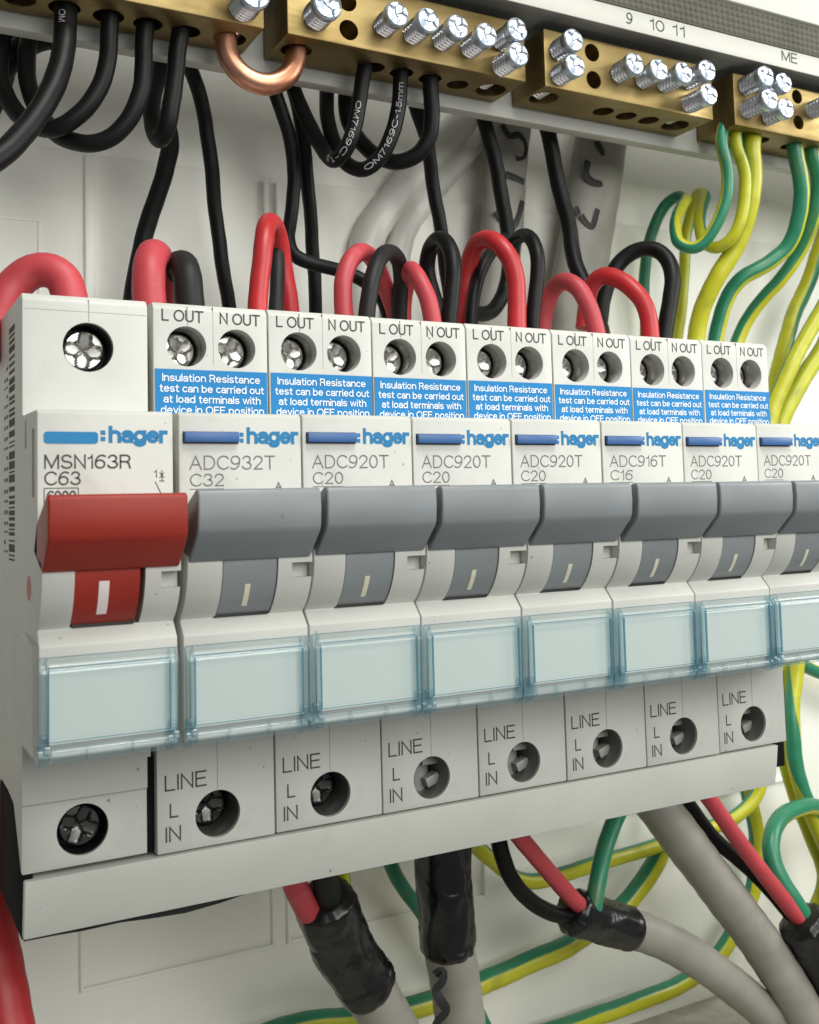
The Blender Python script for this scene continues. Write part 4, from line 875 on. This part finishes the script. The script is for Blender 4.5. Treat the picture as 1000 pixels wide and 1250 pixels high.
    ('earth_wire', 'green earth wire with its rounded hook at the right edge', 'wire', 'green and yellow earth wires at the upper right', 'earth_wire', 3.99, 0.92, 0.0, [(232, 56, -62), (222, 52, -42), (204.46, 42.0, -33.29), (195.06, 41.0, -30.78), (185.96, 39.0, -28.7), (176.47, 36.0, -28.62), (169.53, 33.0, -30.88), (166.83, 31.0, -34.87), (167.19, 29.0, -39.65), (169.56, 27.0, -44.74), (172.81, 26.0, -49.57), (175.92, 26.0, -54.19)]),
    ('earth_wire', 'green earth wire at the right edge just under the clear covers', 'wire', 'green and yellow earth wires at the upper right', 'earth_wire', 3.59, 0.3, 0, [(262, 55, -84), (258, 58, -50), (235, 58, -15), (223.79, 56.0, -5.18), (214.28, 56.0, -1.34), (208.12, 56.0, 1.45), (202.26, 56.0, 6.77)]),
    ('earth_wire', 'yellow earth wire running level across behind the lower cables', 'wire', 'earth wires below the busbar strip', 'earth_wire', 3.41, 0.68, 0.01, [(98.14, 50.0, -25.4), (102.57, 50.0, -29.27), (109.39, 50.0, -34.5), (114.76, 50.0, -36.2), (122.58, 50.0, -36.23), (136.64, 50.0, -35.31), (152.03, 50.0, -34.42), (165.03, 49.0, -32.67), (175.08, 48.0, -30.11), (180.19, 47.0, -25.89), (181.8, 47.0, -18.9)]),
    ('earth_wire', 'thickest earth wire climbing from the bottom edge behind the taped joint', 'wire', 'earth wires below the busbar strip', 'earth_wire', 4.67, 0.6, 0.0, [(49.14, 56.0, -56.87), (59.45, 56.0, -56.19), (72.06, 56.0, -57.71), (85.41, 56.0, -58.81), (103.55, 55.5, -57.59), (127.84, 55.0, -53.88), (139.68, 54.0, -49.52), (147.21, 53.5, -44.42), (151.88, 53.0, -39.22), (153.93, 52.0, -32.57), (155.07, 52.0, -25.99)]),
    ('earth_wire', 'earth wire curving from the bottom edge up behind both right cables', 'wire', 'earth wires below the busbar strip', 'earth_wire', 4.08, 0.6, 0.01, [(114.79, 57.0, -72.85), (126.15, 57.0, -72.82), (140.97, 57.0, -72.76), (157.83, 56.5, -72.0), (170.41, 56.0, -68.82), (178.98, 55.5, -61.91), (184.71, 55.0, -53.79), (186.09, 54.0, -43.53), (183.82, 53.0, -31.65), (180.88, 53.0, -19.96)]),
    ('earth_wire', 'short green earth wire behind the tape of the upright cable', 'wire', 'earth wires below the busbar strip', 'earth_wire', 3.07, 0.33, 0, [(76.09, 50.0, -19.99), (79.67, 50.0, -27.51), (83.47, 51.0, -33.81), (87.55, 52.0, -39.6), (92.06, 53.0, -47.27), (98.99, 55.0, -58.94), (105.52, 56.0, -70.43)]),
    ('line_wire', 'very thick dark red wire at the lower left corner', 'wire', None, 'red_wire', 7.74, 0, 0, [(-1.72, 40.0, 3.44), (-1.12, 36.0, -6.01), (-0.34, 32.0, -13.78), (0.39, 28.0, -21.15), (1.07, 24.0, -29.3), (1.61, 22.0, -33.25)]),
]
CABLES = [
    {'name': 'grey_cable', 'label': 'grey flat cable with marker scribbles behind the fourth breaker', 'group': 'grey cables by the back wall', 'parts': [('sheath', 'grey_cable', 11.24, [(122.93, 56.0, 157.22), (119.49, 56.0, 142.38), (117.05, 56.0, 127.97), (115.27, 56.0, 111.9), (112.61, 56.0, 96.01), (110.67, 56.0, 80.46)], 'flat', None), ('marker_stroke', 'marker', 1.56, [(113.83, 52.4, 135.85), (115.94, 52.6, 133.48), (118.89, 52.8, 134.38), (120.87, 53.4, 132.47), (120.52, 53.4, 129.63), (117.79, 52.9, 128.51)], 'mark', None), ('marker_stroke', 'marker', 1.54, [(114.52, 52.4, 124.18), (117.4, 52.6, 123.63), (120.26, 53.4, 123.24)], 'mark', None), ('marker_stroke', 'marker', 1.53, [(111.68, 52.4, 115.28), (113.19, 52.4, 113.12), (116.0, 52.6, 111.52), (118.25, 53.0, 115.0), (119.6, 53.4, 118.61)], 'mark', None)]},
    {'name': 'grey_cable', 'label': 'wide grey flat cable with marker strokes behind the fifth breaker', 'group': 'grey cables by the back wall', 'parts': [('sheath', 'grey_cable', 14.92, [(150.52, 55.0, 159.87), (146.23, 55.0, 142.11), (142.92, 55.0, 126.97), (138.81, 55.0, 109.99), (134.56, 55.0, 93.4), (131.38, 55.0, 77.24)], 'flat', None), ('marker_stroke', 'marker', 1.82, [(140.42, 51.0, 135.33), (142.32, 51.0, 132.72), (144.22, 51.3, 130.18), (142.7, 51.2, 126.86)], 'mark', None), ('marker_stroke', 'marker', 1.8, [(137.58, 50.9, 129.98), (136.92, 50.9, 126.44), (138.83, 50.9, 124.85), (141.92, 51.0, 124.65)], 'mark', None), ('marker_stroke', 'marker', 1.58, [(133.79, 51.5, 118.34), (134.53, 51.3, 116.35)], 'mark', None), ('marker_stroke', 'marker', 1.59, [(135.19, 51.2, 116.4), (136.43, 51.0, 114.46), (138.04, 50.9, 113.4), (139.16, 50.9, 115.95), (140.02, 50.9, 118.28)], 'mark', None)]},
    {'name': 'white_cable', 'label': 'blurred white cable pair against the wall behind the printed wires', 'parts': [('sheath', 'white_cable', 7.44, [(116.32, 60.0, 151.45), (105.62, 60.0, 135.99), (94.42, 60.0, 123.83), (86.3, 60.0, 114.05), (81.78, 60.0, 107.18), (79.72, 60.0, 98.07), (78.95, 60.0, 83.29)], None, None), ('sheath', 'white_cable', 6.42, [(121.55, 61.0, 146.55), (109.28, 61.0, 132.46), (99.24, 61.0, 120.84), (92.47, 61.0, 112.31), (89.7, 61.0, 104.78), (88.07, 61.0, 83.9)], None, None)]},
    {'name': 'grey_cable', 'label': 'grey cable with a bulky black taped end at lower left of centre', 'group': 'taped grey cables below the row', 'parts': [('sheath', 'grey_cable', 9.41, [(59.88, 26.7, -34.52), (63.44, 28.0, -40.21), (68.38, 30.0, -48.36), (73.44, 32.0, -58.09)], None, None), ('tape_wrap', 'tape', 10.73, [(51.56, 22.0, -18.5), (53.34, 23.5, -22.87), (56.15, 25.2, -28.43), (59.12, 26.4, -33.4), (62.47, 27.6, -38.41)], 'tape', None), ('red_core', 'pink_wire', 4.13, [(43.85, 18.0, -10.3), (45.8, 19.5, -15.7), (48.25, 21.0, -19.97), (51.54, 23.0, -25.34)], None, 'pink core leaving the taped end'), ('black_core', 'dark_wire', 4.61, [(49.68, 18.0, -11.34), (51.48, 20.0, -16.93), (52.8, 21.5, -21.31), (54.59, 23.0, -25.98)], None, 'dark core leaving the taped end'), ('earth_core', 'earth_wire', 2.33, [(57.15, 26.0, -14.88), (57.96, 27.0, -20.27), (58.35, 27.0, -23.88)], (0.7, 0), 'yellow core leaving the taped end')]},
    {'name': 'grey_cable', 'label': 'upright grey cable with long black tape and a marker squiggle', 'group': 'taped grey cables below the row', 'parts': [('sheath', 'grey_cable', 9.75, [(81.42, 31.8, -34.55), (82.04, 32.0, -38.55), (83.24, 32.5, -44.31), (84.36, 33.0, -52.38), (84.78, 33.0, -61.58)], None, None), ('tape_wrap', 'tape', 10.79, [(80.03, 30.0, -14.74), (80.34, 30.5, -19.49), (80.63, 31.0, -25.02), (81.08, 31.5, -31.34), (81.88, 32.0, -37.75)], 'tape', None), ('marker_stroke', 'marker', 1.81, [(76.09, 27.6, -39.37), (77.23, 26.8, -38.46), (77.39, 26.9, -40.87), (75.96, 27.5, -41.79), (76.82, 27.0, -43.99), (78.15, 27.0, -46.21), (76.3, 27.5, -47.57), (75.7, 27.8, -49.87)], 'mark', None)]},
    {'name': 'grey_cable', 'label': 'grey cable bending from a crumpled tape joint to the lower right', 'group': 'taped grey cables below the row', 'parts': [('sheath', 'grey_cable', 8.02, [(123.52, 33.0, -42.09), (130.05, 33.0, -44.79), (140.1, 33.0, -50.34), (150.43, 33.0, -57.85), (160.61, 33.0, -66.24), (170.84, 33.0, -75.94), (178.24, 33.0, -84.77)], None, None), ('tape_wrap', 'tape', 9.23, [(110.04, 32.0, -36.06), (114.09, 32.5, -37.85), (118.64, 33.0, -39.92), (122.88, 33.0, -41.79), (126.99, 33.0, -43.48)], 'tape', None), ('black_core', 'black_wire', 3.25, [(92.02, 30.0, -15.94), (92.98, 30.0, -20.8), (95.08, 30.0, -26.19), (99.87, 30.5, -31.66), (106.05, 31.0, -35.59), (112.26, 32.0, -37.48)], None, 'black core leaving the tape joint'), ('red_core', 'pink_wire', 3.43, [(93.03, 26.0, -15.11), (97.9, 27.0, -20.54), (104.19, 28.5, -27.28), (110.3, 30.0, -33.54), (115.04, 31.0, -37.72)], None, 'pink core leaving the tape joint'), ('earth_core', 'earth_wire', 3.62, [(127.84, 36.0, -18.98), (124.62, 35.0, -22.2), (120.38, 33.0, -26.39), (117.06, 31.0, -31.05), (114.74, 30.0, -36.37)], (0.18, 0.01), 'green core leaving the tape joint')]},
    {'name': 'grey_cable', 'label': 'straight grey cable slanting to the lower right corner', 'group': 'taped grey cables below the row', 'parts': [('sheath', 'grey_cable', 9.58, [(132.6, 38.0, -12.22), (138.34, 37.0, -19.96), (146.64, 35.0, -31.51), (155.54, 33.0, -43.67), (163.61, 31.0, -55.08), (170.93, 29.0, -67.67), (176.8, 28.0, -80.41)], None, None)]},
    {'name': 'grey_cable', 'label': 'black taped joint with pink core at the right edge', 'group': 'taped grey cables below the row', 'parts': [('sheath', 'grey_cable', 9.42, [(178.55, 26.0, -62.0), (183.49, 26.0, -68.59), (189.89, 26.0, -75.63)], None, None), ('tape_wrap', 'tape', 11.2, [(169.8, 26.0, -47.52), (173.11, 26.0, -52.69), (177.36, 26.0, -59.93), (182.14, 26.0, -68.27)], 'tape', None), ('red_core', 'pink_wire', 3.64, [(141.5, 30.0, -10.95), (148.18, 30.0, -19.49), (155.16, 29.0, -29.24), (163.45, 27.5, -40.12), (172.16, 26.0, -51.23)], None, 'pink core leaving the taped joint'), ('black_core', 'black_wire', 3.37, [(141.35, 36.0, -13.93), (148.11, 36.0, -22.67), (153.4, 35.0, -29.8), (160.35, 34.0, -35.83), (166.35, 32.0, -42.19), (170.47, 29.0, -48.62), (173.69, 27.0, -53.16)], None, 'black core leaving the taped joint')]},
]

def chatter(s, th, L):
    return 1.0 + 0.012 * math.sin(s * 1.3 + th) + 0.01 * math.sin(s * 0.37)
for name, label, cat, group, mat, dia, phase, twist, pts in WIRES:
    o = link(name, tube_mesh(name, pts, dia, mat, phase=phase, twist=twist, rfun=chatter, jitter=0.0 if 'printed text' in label or 'letters at' in label or mat == 'copper' else 0.55))
    tag(o, label, cat, group)
    if name == 'neutral_wire' and 'printed text' in label:
        tot = sum((Vector(b) - Vector(a)).length for a, b in zip(pts[:-1], pts[1:]))
        if 'lower' in label: print_on_wire(o, pts, dia, 'OM7169C-1.5mm', 8.5, 18.5, 1.05, 'wire_print', rev=True)
        else: print_on_wire(o, pts, dia, 'OM7169C-1.5', 14.0, 13.5, 1.05, 'wire_print')
    if 'letters at its top' in label: print_on_wire(o, pts, dia, 'OM', 7.2, 2.6, 1.1, 'wire_print')

def tape_r(seed, knob=0.085):
    def f(s, th, L):
        w = noise.noise(Vector((math.cos(th) * 1.3 + seed, math.sin(th) * 1.3, s * 0.11)))
        w2 = noise.noise(Vector((math.cos(th) * 3 + seed, math.sin(th) * 3, s * 0.28 + 7)))
        lap = (s * 0.10 + th / (2 * math.pi) + 0.5 * w) % 1.0
        spiral = 0.032 * (1.0 - lap) if lap > 0.04 else 0.032 * lap / 0.04
        crease = noise.noise(Vector((math.cos(th) * 2.2 + s * 0.10 + seed, math.sin(th) * 2.2 - s * 0.10, s * 0.05 + 3)))
        fine = noise.noise(Vector((math.cos(th) * 6 + seed * 2, math.sin(th) * 6, s * 0.45)))
        end = 1.0 - 0.25 * max(0, 1 - s / 1.2) - 0.06 * max(0, 1 - (L - s) / 0.8)
        return (0.96 + knob * w + 0.03 * w2 + spiral + 0.065 * (0.5 - abs(crease) * 1.8) + 0.014 * (1 - 2 * abs(fine))) * end
    return f
def flat_r(ratio):
    def f(s, th, L):
        c, q = math.cos(th), math.sin(th)
        return 1.0 / math.sqrt((c / ratio) ** 2 + q ** 2) * (1 + 0.01 * math.sin(s * 0.8 + 2 * th))
    return f
for c in CABLES:
    p0 = Vector(c['parts'][0][3][0])
    t = thing(c['name'], c['label'], 'cable', tuple(p0), c.get('group'))
    for k, (pn, mat, dia, pts, kind, plabel) in enumerate(c['parts']):
        if kind == 'tape': me = tube_mesh(pn, pts, dia, mat, seg=56, step=0.25, rfun=tape_r(k * 3.7 + len(c['label'])), smooth_it=6)
        elif kind == 'flat': me = tube_mesh(pn, pts, dia, mat, seg=32, rfun=flat_r(0.55), ref=(0, -1, 0))
        elif isinstance(kind, tuple): me = tube_mesh(pn, pts, dia, mat, phase=kind[0], twist=kind[1], rfun=chatter)
        elif kind == 'mark': me = tube_mesh(pn, pts, dia, mat, seg=8, step=0.5, rfun=flat_r(0.10), ref=(0, -1, 0))
        else: me = tube_mesh(pn, pts, dia, mat, seg=32, rfun=chatter)
        o = link(pn, me, t); o.location = -p0 * MM
        if plabel: o['label'] = plabel
